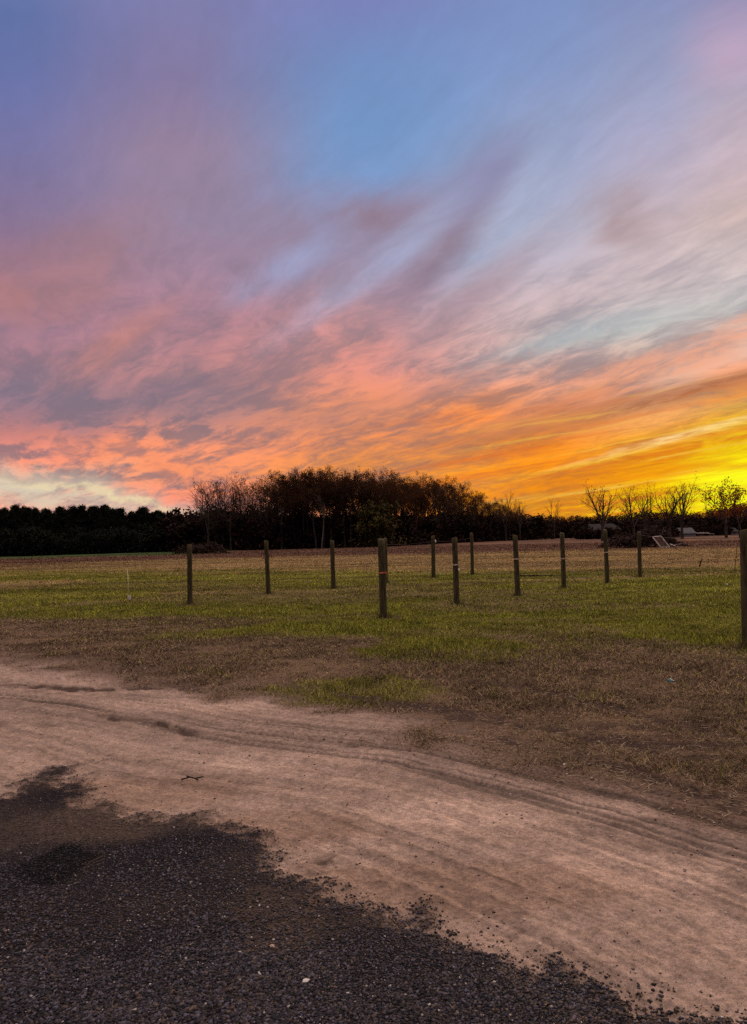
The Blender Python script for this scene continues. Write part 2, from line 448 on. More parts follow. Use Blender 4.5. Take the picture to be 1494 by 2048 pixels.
class MB:
    """collects tubes and boxes into one mesh"""
    def __init__(s): s.v = []; s.f = []; s.n = 0
    def add(s, V, Fq):
        s.v.append(np.asarray(V, float)); s.f += [tuple(i+s.n for i in f) for f in Fq]; s.n += len(V)
    def tube(s, pts, rad, sides=6, cap=True):
        pts = [Vector(p) for p in pts]
        V = []; up = Vector((0.13, 0.31, 0.94)).normalized()
        for i, p in enumerate(pts):
            d = (pts[min(i+1, len(pts)-1)]-pts[max(i-1, 0)]).normalized()
            a = d.cross(up)
            if a.length < 1e-3: a = d.cross(Vector((1, 0, 0)))
            a.normalize(); c = d.cross(a)
            r = rad[i] if hasattr(rad, '__len__') else rad
            for k in range(sides):
                t = 2*math.pi*k/sides
                V.append(p+a*(r*math.cos(t))+c*(r*math.sin(t)))
        Fq = []
        for i in range(len(pts)-1):
            for k in range(sides):
                k2 = (k+1) % sides
                Fq.append((i*sides+k, i*sides+k2, (i+1)*sides+k2, (i+1)*sides+k))
        if cap:
            Fq.append(tuple(range(sides))[::-1]); Fq.append(tuple((len(pts)-1)*sides+k for k in range(sides)))
        s.add([tuple(v) for v in V], Fq)
    def box(s, c, size, rot=None):
        V = []
        for x in (-.5, .5):
            for y in (-.5, .5):
                for z in (-.5, .5):
                    v = Vector((x*size[0], y*size[1], z*size[2]))
                    if rot is not None: v = rot @ v
                    V.append(tuple(v+Vector(c)))
        s.add(V, [(0, 1, 3, 2), (4, 6, 7, 5), (0, 4, 5, 1), (2, 3, 7, 6), (0, 2, 6, 4), (1, 5, 7, 3)])
    def mesh(s, name, mat, smooth=False):
        me = bpy.data.meshes.new(name)
        me.from_pydata([tuple(map(float, p)) for p in np.concatenate(s.v)], [], s.f)
        if smooth: me.polygons.foreach_set('use_smooth', np.ones(len(me.polygons), bool))
        me.update()
        if mat: me.materials.append(mat)
        return me

# ------------------------------------------------------------------ materials
def mat_new(name):
    m = bpy.data.materials.new(name); m.use_nodes = True
    b = NB(m.node_tree); p = m.node_tree.nodes['Principled BSDF']
    p.inputs['Roughness'].default_value = 0.9
    p.inputs['Specular IOR Level'].default_value = 0.15
    return m, b, p

def noisy(name, c1, c2, scale=4.0, stretch=(1, 1, 1), rough=0.9, bump=0.0, detail=5, spec=0.15, lo=0.35, hi=0.65):
    m, b, p = mat_new(name)
    tc = b.new('ShaderNodeTexCoord')
    v = b.mapping(tc.outputs['Object'], scale=stretch)
    n = b.noise(v, scale, detail, 0.6)
    b.put(p.inputs['Base Color'], b.mix(b.mr(n, lo, hi), tuple(c1)+(1,), tuple(c2)+(1,)))
    p.inputs['Roughness'].default_value = rough
    p.inputs['Specular IOR Level'].default_value = spec
    if bump:
        bn = b.new('ShaderNodeBump'); bn.inputs['Strength'].default_value = 1.0; bn.inputs['Distance'].default_value = bump
        b.put(bn.inputs['Height'], n); b.put(p.inputs['Normal'], bn.outputs[0])
    return m

def let_light_through(m, colour, amount=0.5):
    # thin dry leaves glow when the light comes from behind them
    t = m.node_tree; p = t.nodes['Principled BSDF']; out = t.nodes['Material Output']
    tr = t.nodes.new('ShaderNodeBsdfTranslucent'); tr.inputs[0].default_value = tuple(colour)+(1,)
    mx = t.nodes.new('ShaderNodeMixShader'); mx.inputs[0].default_value = amount
    t.links.new(p.outputs[0], mx.inputs[1]); t.links.new(tr.outputs[0], mx.inputs[2]); t.links.new(mx.outputs[0], out.inputs[0])

def ground_material():
    m, b, p = mat_new('ground')
    at_ = b.new('ShaderNodeAttribute', attribute_name='tint')
    rv = b.new('ShaderNodeAttribute', attribute_name='grit').outputs['Fac']
    geo = b.new('ShaderNodeNewGeometry').outputs['Position']
    n = b.noise(geo, 38.0, 5, 0.7)
    n2 = b.noise(geo, 160.0, 3, 0.7)
    vor = b.new('ShaderNodeTexVoronoi'); b.put(vor.inputs['Vector'], geo); vor.inputs['Scale'].default_value = 62.0
    k = b.m('ADD', b.mr(n, 0.36, 0.64, -0.55, 0.55, 'LINEAR'), b.mr(n2, 0.36, 0.64, -0.45, 0.45, 'LINEAR'))
    k = b.m('ADD', 1.0, b.m('MULTIPLY', k, b.m('ADD', 0.20, b.m('MULTIPLY', rv, 0.75))))
    c = b.vm('SCALE', at_.outputs['Color'], scale=k)
    # scattered pale grit in the sand
    speck = b.mr(vor.outputs['Distance'], 0.16, 0.10)
    sc = b.sep(vor.outputs['Color'])
    speck = b.m('MULTIPLY', speck, b.m('GREATER_THAN', sc[0], 0.90))
    c = b.mix(b.m('MULTIPLY', speck, 0.6), c, (0.5, 0.42, 0.36, 1))
    b.put(p.inputs['Base Color'], c)
    p.inputs['Roughness'].default_value = 0.95
    p.inputs['Specular IOR Level'].default_value = 0.1
    bn = b.new('ShaderNodeBump'); bn.inputs['Strength'].default_value = 0.9; bn.inputs['Distance'].default_value = 0.014
    hh = b.m('ADD', n, b.m('MULTIPLY', n2, 0.4))
    b.put(bn.inputs['Height'], hh); b.put(p.inputs['Normal'], bn.outputs[0])
    return m

def tinted(name, rough=0.85, spec=0.2):
    m, b, p = mat_new(name)
    a = b.new('ShaderNodeAttribute', attribute_name='tint')
    b.put(p.inputs['Base Color'], a.outputs['Color'])
    p.inputs['Roughness'].default_value = rough
    p.inputs['Specular IOR Level'].default_value = spec
    return m

M_ground = ground_material()
M_grass = tinted('grass_blades', 0.8, 0.15)
M_stone = tinted('loose_stones', 0.7, 0.3)
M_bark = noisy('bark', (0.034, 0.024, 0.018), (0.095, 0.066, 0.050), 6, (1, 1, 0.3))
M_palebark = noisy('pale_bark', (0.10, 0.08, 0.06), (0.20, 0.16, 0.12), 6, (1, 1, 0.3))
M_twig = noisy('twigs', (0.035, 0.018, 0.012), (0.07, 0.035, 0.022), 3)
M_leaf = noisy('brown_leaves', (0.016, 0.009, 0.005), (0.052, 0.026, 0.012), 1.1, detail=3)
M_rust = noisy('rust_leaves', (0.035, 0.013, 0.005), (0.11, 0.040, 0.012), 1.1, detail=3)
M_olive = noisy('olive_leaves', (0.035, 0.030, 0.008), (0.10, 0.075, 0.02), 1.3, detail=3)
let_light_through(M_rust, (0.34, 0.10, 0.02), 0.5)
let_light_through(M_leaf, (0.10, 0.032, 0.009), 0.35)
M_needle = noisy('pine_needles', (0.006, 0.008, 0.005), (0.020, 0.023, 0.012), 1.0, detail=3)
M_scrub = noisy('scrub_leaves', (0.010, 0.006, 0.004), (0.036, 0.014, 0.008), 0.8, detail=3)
M_post = noisy('weathered_post', (0.030, 0.024, 0.012), (0.105, 0.082, 0.038), 5, (6, 6, 0.7), bump=0.004, lo=0.3, hi=0.7)
M_postend = noisy('post_end_grain', (0.05, 0.035, 0.022), (0.12, 0.09, 0.06), 30)

# ------------------------------------------------------------------ the ground
def build_ground():
    ys = np.concatenate([np.arange(640, 30, -1.25), np.arange(30, 6, -0.6), np.arange(6, 1.2, -0.3), np.array([1.0, .8, .6, .45, .3])])
    rad = 770*EYE/ys
    rad = np.concatenate([[0.25, 0.6, 1.0, 1.5], rad])
    th = np.radians(np.concatenate([np.linspace(-180, -60, 25)[:-1], np.linspace(-60, -31, 40)[:-1], np.linspace(-31, 31, 520), np.linspace(31, 60, 40)[1:], np.linspace(60, 180, 25)[1:-1]]))
    nr, nt = len(rad), len(th)
    RR, TT = np.meshgrid(rad, th, indexing='ij')
    X = (RR*np.sin(TT)).ravel(); Y = (RR*np.cos(TT)).ravel()
    M = masks(X, Y)
    Z = height(X, Y, M)
    R = M['R']
    # colour of the ground material at each point
    n4 = fbm(X*0.9, Y*2.0, 4, 61); n5 = fbm(X*14, Y*14, 3, 63)
    def mixc(a, c, f): return a*(1-f[:, None])+np.asarray(c)*f[:, None]
    dr, ar = line_sd(X, Y, RIDGE)
    streak = fbm(ar*0.20, dr*3.2+M['n2']*0.25, 6, 65, 0.62)
    streak2 = fbm(ar*0.6, dr*24, 4, 67, 0.6)
    c = np.tile(np.array((0.160, 0.104, 0.062)), (len(X), 1))                 # dry grass thatch
    c = mixc(c, (0.085, 0.052, 0.034), sst(-0.05, 0.25, n4+M['n1']*0.6))
    c = mixc(c, (0.10, 0.066, 0.045), sst(2.5, 6.5, X+M['n2']*4)*sst(13, 9, Y)*0.6)
    tan = sst(27, 40, Y+M['n2']*8)
    c = mixc(c, (0.215, 0.140, 0.060), tan*(0.75+0.5*fbm(X*0.1, Y*0.5, 4, 69)))
    c = mixc(c, (0.125, 0.113, 0.020), np.clip(M['lawn']*1.05, 0, 1))
    c = mixc(c, (0.115, 0.060, 0.038), M['rough'])
    c = mixc(c, (0.050, 0.075, 0.022), M['far'])
    bandn = fbm(X*0.10, Y*0.9, 4, 71)
    c = c*(1+1.5*bandn[:, None]*sst(14, 30, R)[:, None])
    soilc = np.array((0.140, 0.094, 0.070))*(1+1.3*streak2[:, None]+1.1*M['n1'][:, None]+0.9*M['n3'][:, None])
    c = c*(1-M['soil'][:, None])+soilc*M['soil'][:, None]
    sandb = np.array((0.330, 0.236, 0.186))
    n6 = fbm(X*20, Y*20, 3, 77)
    streak3 = fbm(ar*0.35, dr*46, 3, 79, 0.6)*sst(11, 5, R)
    bright = 1+0.48*streak+0.85*streak2+0.25*M['n1']+0.30*M['n3']+0.75*n6+0.4*streak3*sst(9, 4, R)
    ro = np.clip(M['road'], 0, 1)
    tread = sst(0.85, 0.25, np.abs(dr-0.30+0.5*M['n1']))
    lines = sst(0.02, -0.16, fbm(ar*0.35, (dr+fbm(ar*0.4, dr*0.8, 3, 41)*0.06)*20, 3, 43))  # groove shading put into the colour where relief shades weakly, partly moist soil
    lines2 = sst(-0.04, -0.16, fbm(ar*0.10, dr*13, 3, 73))*sst(-0.2, 0.1, fbm(ar*0.3, dr*0.8, 3, 75))
    sand = sandb*bright[:, None]*(1-tread*(0.20+0.42*lines))[:, None]*(1-0.14*lines2)[:, None]
    pale = sst(0.35, 0.9, np.maximum.reduce([blob(X, Y, 1010, 1625, 420, 30), blob(X, Y, 1350, 1740, 260, 40), blob(X, Y, 330, 1415, 260, 16), blob(X, Y, 640, 1520, 200, 22)])+streak*1.2)
    sand = sand*(1+0.30*pale[:, None])
    brown = sst(0.2, 0.9, np.maximum.reduce([blob(X, Y, 250, 1590, 260, 40), blob(X, Y, 900, 1780, 420, 60), blob(X, Y, 560, 1660, 200, 40)]))
    sand = sand*(1-brown[:, None]*np.array((0.16, 0.20, 0.24)))
    c = np.where((M['soil'] > 0.3)[:, None], c*(1-0.45*tread*lines*M['soil'])[:, None], c)
    c = c*(1-ro[:, None])+sand*ro[:, None]
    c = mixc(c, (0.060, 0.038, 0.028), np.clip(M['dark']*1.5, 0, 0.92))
    grav = np.array((0.014, 0.011, 0.013))*(1+0.8*n5[:, None])
    grav = grav*(1-0.75*M['dust'][:, None])+np.array((0.095, 0.068, 0.052))*0.75*M['dust'][:, None]
    grav = grav*(1-0.8*M['tar'][:, None])
    c = c*(1-M['gravel'][:, None])+grav*M['gravel'][:, None]
    c = np.clip(c, 0.004, 0.75)
    grit = np.clip(0.42+0.45*(1-M['road'])+0.4*M['gravel'], 0, 1)
    tint = np.concatenate([c, np.ones((len(X), 1))], 1)
    V = np.stack([X, Y, Z], 1)
    i = np.arange(nr-1)[:, None]*nt; j = np.arange(nt)[None, :]; j2 = (j+1) % nt
    Q = np.stack([i+j, i+nt+j, i+nt+j2, i+j2], -1).reshape(-1, 4)[:, ::-1]
    gm = M['gravel'][Q].mean(1) > 0.5
    rm = (np.maximum(M['road'], 0)[Q].mean(1) > 0.5) & ~gm
    for nm, sel in (('gravel_ground', gm), ('dirt_road', rm), ('field', ~gm & ~rm)):
        q = Q[sel]
        used, inv = np.unique(q, return_inverse=True)
        VV = V[used]
        if nm == 'field':
            pass
        me = mesh_np(nm, VV, inv.reshape(-1, 4), M_ground, {'tint': ('FLOAT_COLOR', tint[used]), 'grit': ('FLOAT', grit[used])}, True)
        tag(link(nm, me), kind='structure')

build_ground()

def spread(n, r0, r1, half=0.53, power=1.0):
    """random ground points in front of the camera, denser towards it"""
    u = rng.random(n)
    if power == 1.0: r = r0*(r1/r0)**u
    else:
        p = 1-power
        r = (r0**p+(r1**p-r0**p)*u)**(1/p)
    t = (rng.random(n)*2-1)*half
    return r*np.sin(t), r*np.cos(t)

def build_grass():
    X, Y = spread(1000000, 5.2, 118, 0.52, 1.30)
    M = masks(X, Y)
    keep = rng.random(len(X)) < np.clip(M['grassy']*(1-np.clip(1.5*M['dark'], 0, 0.95)), 0, 1)
    X, Y = X[keep], Y[keep]
    M = {k: v[keep] for k, v in M.items()}
    n = len(X)
    Z = height(X, Y, M)-0.004
    lawn = np.clip(M['lawn']+0.25*(rng.random(n)-0.5), 0, 1)
    R = M['R']
    green = rng.random(n) < np.clip(lawn*1.05, 0.03, 0.93)
    H = np.where(green, 0.022+0.038*rng.random(n)**1.3, 0.012+0.028*rng.random(n))*(1+0.8*M['rough'])*(1+0.004*R)
    H *= 0.5+1.35*np.clip(M['n1']+0.5*M['n3']+0.2, 0, 1)
    wd = np.maximum(0.0014+0.0012*rng.random(n), 0.00052*R*(0.5+0.8*rng.random(n)))
    lean = np.where(green, 0.25+0.5*rng.random(n), 0.6+2.0*rng.random(n))
    a = rng.random(n)*2*np.pi
    lx, ly = np.cos(a)*lean*H, np.sin(a)*lean*H
    fa = rng.random(n)*2*np.pi
    sx, sy = np.cos(fa)*wd, np.sin(fa)*wd
    V = np.empty((n, 3, 3))
    V[:, 0] = np.stack([X-sx, Y-sy, Z], 1); V[:, 1] = np.stack([X+sx, Y+sy, Z], 1)
    V[:, 2] = np.stack([X+lx, Y+ly, Z+H], 1)
    var = (0.30+1.25*rng.random(n)**1.2)[:, None]*(1+1.3*fbm(X*2.6, Y*2.6, 3, 91))[:, None]
    dry = np.array((0.275, 0.190, 0.112))*var
    drydark = np.array((0.10, 0.060, 0.038))*var
    dry = np.where((rng.random(n) < 0.4)[:, None], drydark, dry)
    straw = np.array((0.375, 0.245, 0.090))*var
    tanf = sst(17, 30, Y)[:, None]
    dry = dry*(1-tanf)+straw*tanf
    grn = np.array((0.365, 0.355, 0.042))*var
    dg = np.array((0.185, 0.200, 0.028))*var
    grn = np.where((rng.random(n) < 0.35)[:, None], dg, grn)
    c = np.where(green[:, None], grn, dry)
    c = c*(1-M['rough'][:, None])+np.array((0.175, 0.090, 0.055))*var*M['rough'][:, None]
    c = c*(1-M['far'][:, None])+np.array((0.075, 0.105, 0.030))*var*M['far'][:, None]
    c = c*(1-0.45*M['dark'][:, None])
    bandn = fbm(X*0.10, Y*0.9, 4, 71)
    c = c*(1+1.5*bandn*sst(14, 30, R))[:, None]
    tint = np.concatenate([np.clip(c, 0.003, 1), np.ones((n, 1))], 1)
    me = mesh_np('grass', V.reshape(-1, 3), np.arange(n*3).reshape(-1, 3), M_grass, {'tint': ('FLOAT_COLOR', np.repeat(tint, 3, 0))})
    tag(link('grass', me), 'short patchy lawn grass, green and dried brown, over the field', 'grass', kind='stuff')

build_grass()

def build_straw():
    X, Y = spread(42000, 4.6, 20, 0.53, 1.3)
    M = masks(X, Y)
    keep = rng.random(len(X)) < np.clip(sst(-1.0, 0.2, M['ds']+M['n1']*2)*(1-M['road'])*(1-M['gravel'])*(1-0.8*M['lawn'])*sst(5.0, 0.5, M['ds'])*(0.35+1.2*np.clip(M['n1']+0.2, 0, 1)), 0, 1)
    X, Y = X[keep], Y[keep]; M = {k: v[keep] for k, v in M.items()}
    n = len(X)
    # tufts round the feet of the posts
    k = 70
    fx = np.concatenate([np.full(k, p[0]) for p in POST_FEET]); fy = np.concatenate([np.full(k, p[1]) for p in POST_FEET])
    a = rng.random(len(fx))*2*np.pi; rr = 0.06+0.12*rng.random(len(fx))
    TX, TY = fx+np.cos(a)*rr, fy+np.sin(a)*rr
    Z = height(X, Y, M); TM = masks(TX, TY); TZ = height(TX, TY, TM)
    L = 0.03+0.07*rng.random(n); w = 0.0012+0.0003*M['R']*rng.random(n)
    a = rng.random(n)*2*np.pi; up = 0.004+0.012*rng.random(n)
    dx, dy = np.cos(a)*L, np.sin(a)*L; sx, sy = -np.sin(a)*w, np.cos(a)*w
    V = np.stack([np.stack([X-sx, Y-sy, Z+0.004], 1), np.stack([X+sx, Y+sy, Z+0.005], 1), np.stack([X+dx, Y+dy, Z+up], 1)], 1)
    m = len(TX); h = 0.08+0.13*rng.random(m); w = 0.004+0.003*rng.random(m); a = rng.random(m)*2*np.pi; l = 0.1+0.5*rng.random(m)
    sx, sy = np.cos(a)*w, np.sin(a)*w; b_ = rng.random(m)*2*np.pi
    V2 = np.stack([np.stack([TX-sx, TY-sy, TZ-.01], 1), np.stack([TX+sx, TY+sy, TZ-.01], 1), np.stack([TX+np.cos(b_)*l*h, TY+np.sin(b_)*l*h, TZ+h], 1)], 1)
    c1 = np.array((0.42, 0.31, 0.20))*(0.35+0.75*rng.random(n))[:, None]
    c2 = np.where((rng.random(m) < 0.5)[:, None], np.array((0.17, 0.16, 0.025)), np.array((0.26, 0.18, 0.09)))*(0.5+0.8*rng.random(m))[:, None]
    c = np.concatenate([c1, c2]); V = np.concatenate([V, V2]); q = len(V)
    tint = np.concatenate([c, np.ones((q, 1))], 1)
    me = mesh_np('straw', V.reshape(-1, 3), np.arange(q*3).reshape(-1, 3), M_grass, {'tint': ('FLOAT_COLOR', np.repeat(tint, 3, 0))})
    tag(link('straw', me), 'loose pale straw over the bare soil and taller tufts at the post feet', 'straw', kind='stuff')

build_straw()

ICO_V = None
def chip_shape():
    v = np.array([(-1, -1, -1), (1, -1, -1), (1, 1, -1), (-1, 1, -1), (-1, -1, 1), (1, -1, 1), (1, 1, 1), (-1, 1, 1)])*0.62
    f = np.array([(3, 2, 1, 0), (4, 5, 6, 7), (0, 1, 5, 4), (1, 2, 6, 5), (2, 3, 7, 6), (3, 0, 4, 7)])
    return v, f

def stone_shapes():
    t = (1+5**0.5)/2
    v = np.array([(-1, t, 0), (1, t, 0), (-1, -t, 0), (1, -t, 0), (0, -1, t), (0, 1, t), (0, -1, -t), (0, 1, -t), (t, 0, -1), (t, 0, 1), (-t, 0, -1), (-t, 0, 1)])/1.902
    f = np.array([(0, 11, 5), (0, 5, 1), (0, 1, 7), (0, 7, 10), (0, 10, 11), (1, 5, 9), (5, 11, 4), (11, 10, 2), (10, 7, 6), (7, 1, 8), (3, 9, 4), (3, 4, 2), (3, 2, 6), (3, 6, 8), (3, 8, 9), (4, 9, 5), (2, 4, 11), (6, 2, 10), (8, 6, 7), (9, 8, 1)])
    return v, f

def stones(name, X, Y, Z, size, color, label, cat):
    v, f = chip_shape()
    nv = len(v); n = len(X)
    P = np.repeat(v[None], n, 0)*(0.62+0.6*rng.random((n, nv, 1)))*(0.75+0.5*rng.random((n, nv, 3)))
    sc = np.stack([0.8+0.7*rng.random(n), 0.7+0.5*rng.random(n), 0.45+0.35*rng.random(n)], 1)*size[:, None]
    P = P*sc[:, None]
    a = rng.random(n)*2*np.pi; ca, sa = np.cos(a)[:, None], np.sin(a)[:, None]
    x = P[..., 0]*ca-P[..., 1]*sa; y = P[..., 0]*sa+P[..., 1]*ca
    tl = (rng.random(n)-0.5)[:, None]*0.8
    z = P[..., 2]+x*tl*0.5
    V = np.stack([x+X[:, None], y+Y[:, None], z+(Z+size*0.25)[:, None]], -1).reshape(-1, 3)
    Fc = (f[None]+np.arange(n)[:, None, None]*nv).reshape(-1, f.shape[1])
    tint = np.repeat(np.concatenate([color, np.ones((n, 1))], 1), nv, 0)
    me = mesh_np(name, V, Fc, M_stone, {'tint': ('FLOAT_COLOR', tint)})
    return tag(link(name, me), label, cat, kind='stuff')

def build_stones():
    X, Y = spread(330000, 1.9, 7.2, 0.56, 1.6)
    M = masks(X, Y)
    halo = 0.06*sst(0.35, -0.05, M['g'])**2
    keep = rng.random(len(X)) < np.clip(M['gravel']*(1-0.55*M['dust'])+halo, 0, 1)
    X, Y = X[keep], Y[keep]; M = {k: v[keep] for k, v in M.items()}
    n = len(X); Z = height(X, Y, M)
    big = fbm(X*2.2, Y*2.2, 3, 81)
    size = (0.0026+0.0046*rng.random(n)**2.2)*(1+0.6*np.clip(big, -0.4, 0.5))*(1+0.15*(3.5-np.clip(M['R'], 2, 5)))
    g = 0.008+0.090*rng.random(n)**3.2
    c = g[:, None]*np.stack([1.02+0.1*rng.random(n), 0.98+0*g, 1.22+0.2*rng.random(n)], 1)
    br = rng.random(n) < 0.10+0.45*M['dust']
    c = np.where(br[:, None], np.array((0.080, 0.056, 0.045))*(0.4+1.0*rng.random(n))[:, None], c)
    pl = rng.random(n) < 0.014
    c = np.where(pl[:, None], np.array((0.50, 0.45, 0.42))*(0.5+0.6*rng.random(n))[:, None], c)
    size = np.where(pl, size*0.9, size)
    c = c*(1-0.75*M['tar'][:, None])
    stones('gravel', X, Y, Z, size, c, 'dark loose asphalt gravel with pale chips in the near corner', 'gravel')
    # pebbles and clods strewn over the road and the bare soil
    X, Y = spread(16000, 2.4, 18, 0.54, 1.2)
    M = masks(X, Y)
    keep = rng.random(len(X)) < np.clip(np.clip(M['soil'], 0.04, 1)*(1-M['gravel'])*(0.25+sst(0.0, 0.25, M['n1']+0.1))*0.5+M['dark']*1.2+0.5*sst(0.9, 0.2, np.abs(line_sd(X, Y, RIDGE)[0]-0.4)), 0, 1)
    X, Y = X[keep], Y[keep]; M = {k: v[keep] for k, v in M.items()}
    n = len(X); Z = height(X, Y, M)
    size = 0.0014+0.0055*rng.random(n)**5
    size = size*(1+0.07*M['R'])
    cl = np.array((0.10, 0.066, 0.05))*(0.5+rng.random(n))[:, None]
    pl = rng.random(n) < 0.28
    c = np.where(pl[:, None], np.array((0.48, 0.40, 0.35))*(0.6+0.6*rng.random(n))[:, None], cl)
    stones('pebbles', X, Y, Z, size, c, 'small pebbles and dirt clods strewn over the sandy road', 'pebbles')

build_stones()

# ------------------------------------------------------------------ fence posts
M_orange = noisy('orange_twine', (0.55, 0.10, 0.05), (0.75, 0.22, 0.12), 20)
M_white = noisy('white_plastic', (0.6, 0.55, 0.5), (0.8, 0.76, 0.72), 20, rough=0.5)
M_paletwine = noisy('pale_twine', (0.45, 0.30, 0.2), (0.65, 0.5, 0.38), 20)
M_wire = noisy('wire', (0.06, 0.04, 0.035), (0.11, 0.075, 0.06), 40, rough=0.6)

def gz(x, y):
    X = np.array([x]); Y = np.array([y])
    return float(height(X, Y, masks(X, Y))[0])

POSTS = {}
def post(key, base, top, width_px, label, seed, ties=()):
    bx, by = gp(*base)
    d = by
    z = gz(bx, by)
    # the top lies on the ray of its pixel, at the distance of the base
    r = ray(*top); tt = by/r.y
    tx, tz = r.x*tt, EYE+r.z*tt
    Hh = tz-z
    leanx = tx-bx
    rad = width_px/F*d/2
    rr = np.random.default_rng(seed)
    ns, nz = 14, 12
    prof = 1+0.09*(rr.random(ns)-0.5)
    V = []; Fq = []
    for i in range(nz+1):
        u = i/nz
        zz = -0.12+(Hh+0.12)*u
        lx = leanx*max(0, zz)/Hh
        ly = (rr.random()-0.5)*0.006
        rad_i = rad*(1.06-0.10*u)*(1+0.03*(rr.random()-0.5))
        for k in range(ns):
            t = 2*math.pi*k/ns
            V.append((lx+math.cos(t)*rad_i*prof[k], ly+math.sin(t)*rad_i*prof[k], zz+(0.012*math.cos(t*1+seed) if i == nz else 0)))
    for i in range(nz):
        for k in range(ns):
            k2 = (k+1) % ns
            Fq.append((i*ns+k, i*ns+k2, (i+1)*ns+k2, (i+1)*ns+k))
    # rounded-over rim and end grain
    c0 = nz*ns
    top_in = len(V)
    for k in range(ns):
        x, y, zz = V[c0+k]
        V.append((leanx+(x-leanx)*0.82, y*0.82, zz+0.010))
    for k in range(ns):
        k2 = (k+1) % ns
        Fq.append((c0+k, c0+k2, top_in+k2, top_in+k))
    Fq.append(tuple(top_in+k for k in range(ns)))
    me = bpy.data.meshes.new('fence_post'); me.from_pydata(V, [], Fq)
    me.polygons.foreach_set('use_smooth', [len(p.vertices) == 4 for p in me.polygons]); me.update()
    me.materials.append(M_post); me.materials.append(M_postend)
    me.polygons[len(me.polygons)-1].material_index = 1
    o = link('fence_post', me, loc=(bx, by, z))
    tag(o, label, 'fence post', 'wooden posts standing in the field')
    for kind, py in ties:
        hz = Hh*(base[1]-py)/(base[1]-top[1])
        lx = leanx*hz/Hh
        b = MB()
        if kind in ('orange', 'pale'):
            R_ = rad*1.05
            for w in range(3):
                pts = [(lx+math.cos(2*math.pi*q/16)*R_, math.sin(2*math.pi*q/16)*R_, hz+0.008*(w-1)+0.004*math.sin(q+w)) for q in range(17)]
                b.tube(pts, 0.0065, 5, False)
            b.box((lx+R_+0.008, -R_*0.4, hz), (0.028, 0.022, 0.03))
            b.tube([(lx+R_+0.01, -R_*0.4, hz), (lx+R_+0.022, -R_*0.5, hz-0.05), (lx+R_+0.016, -R_*0.5, hz-0.09)], 0.004, 5)
            link('twine_tie', b.mesh('twine_tie', M_orange if kind == 'orange' else M_paletwine), o)
        elif kind == 'insulator':
            b.tube([(lx+rad*1.0, -rad*.5, hz-0.055), (lx+rad+0.012, -rad*.5, hz-0.05), (lx+rad+0.012, -rad*.5, hz+0.05), (lx+rad, -rad*.5, hz+0.055)], [0.016, 0.024, 0.024, 0.016], 8)
            b.tube([(lx+rad*0.6, -rad*.4, hz), (lx+rad+0.05, -rad*.55, hz)], 0.014, 8)
            link('insulator', b.mesh('insulator', M_white, True), o)
        elif kind == 'tag':
            b.tube([(lx+rad*0.9, -rad*.7, hz+0.05), (lx+rad+0.012, -rad*.8, hz), (lx+rad+0.006, -rad*.8, hz-0.05)], [0.012, 0.02, 0.008], 6)
            link('paper_tag', b.mesh('paper_tag', M_white, True), o)
    POSTS[key] = (Vector((bx, by, z)), Vector((leanx, 0, Hh)), rad)
    return o

post('a', (380, 1209), (379, 1090), 10, 'weathered wooden post in the green grass, leftmost of the row', 1)
post('b', (537, 1189), (532, 1082), 9, 'dark wooden post, second from the left, near the brown brush heap', 2)
post('c', (667, 1177), (664, 1081), 9, 'slim wooden post below the middle of the wood, third from the left', 3)
post('d', (767, 1236), (762, 1079), 14, 'thick greenish post tied with an orange string halfway up', 4, [('orange', 1146)])
post('e', (772, 1166), (770, 1077), 8, 'post half hidden behind the thick post with the orange string', 5)
post('f', (867, 1155), (866, 1072), 8, 'thin far post with a white insulator close to its top', 6, [('insulator', 1083)])
post('g', (914, 1210), (909, 1076), 11, 'thick dark post with a white knot and tag on its right side', 7, [('pale', 1131), ('tag', 1143)])
post('h', (945, 1149), (943, 1066), 7, 'thin far post just right of the thick post with a white knot', 8)
post('i', (1036, 1191), (1030, 1071), 10, 'dark post with a pale string knot, at the left end of the fallen branch', 9, [('pale', 1118)])
post('j', (1128, 1176), (1124, 1066), 9, 'dark post at the right end of the fallen branch with a leaning stick', 10, [('pale', 1117)])
post('k', (1215, 1167), (1210, 1060), 8.5, 'post with a pale string knot in front of the grey-roofed barn', 11, [('pale', 1105)])
post('l', (1280, 1155), (1278, 1064), 7.5, 'thin post in front of the brush heap, left of the white frame', 12)
post('m', (1497, 1297), (1491, 1060), 22, 'thick near post cut by the right edge, largest of all posts', 13)

def wire(keys, drop, label):
    pts = []
    for i in range(len(keys)-1):
        A, La, ra = POSTS[keys[i]]; B, Lb, rb = POSTS[keys[i+1]]
        fa = 1-drop/La.z; fb = 1-drop/Lb.z
        p = A+La*fa; q = B+Lb*fb
        p = p+Vector((0, -ra*1.06, 0)); q = q+Vector((0, -rb*1.06, 0))
        for k in range(9):
            if k == 0 and pts: continue
            u = k/8
            w = p.lerp(q, u); w.z -= 0.05*4*u*(1-u)
            pts.append(tuple(w))
    b = MB(); b.tube(pts, 0.0045, 5)
    tag(link('fence_wire', b.mesh('fence_wire', M_wire)), label, 'wire')

wire(['e', 'f', 'h'], 0.20, 'thin wire strung near the tops of the three far middle posts')
wire(['l', 'm'], 0.10, 'thin wire running from the far right posts to the thick near post')

# ------------------------------------------------------------------ trees
def rot_about(v, axis, ang): return Matrix.Rotation(ang, 3, axis) @ v

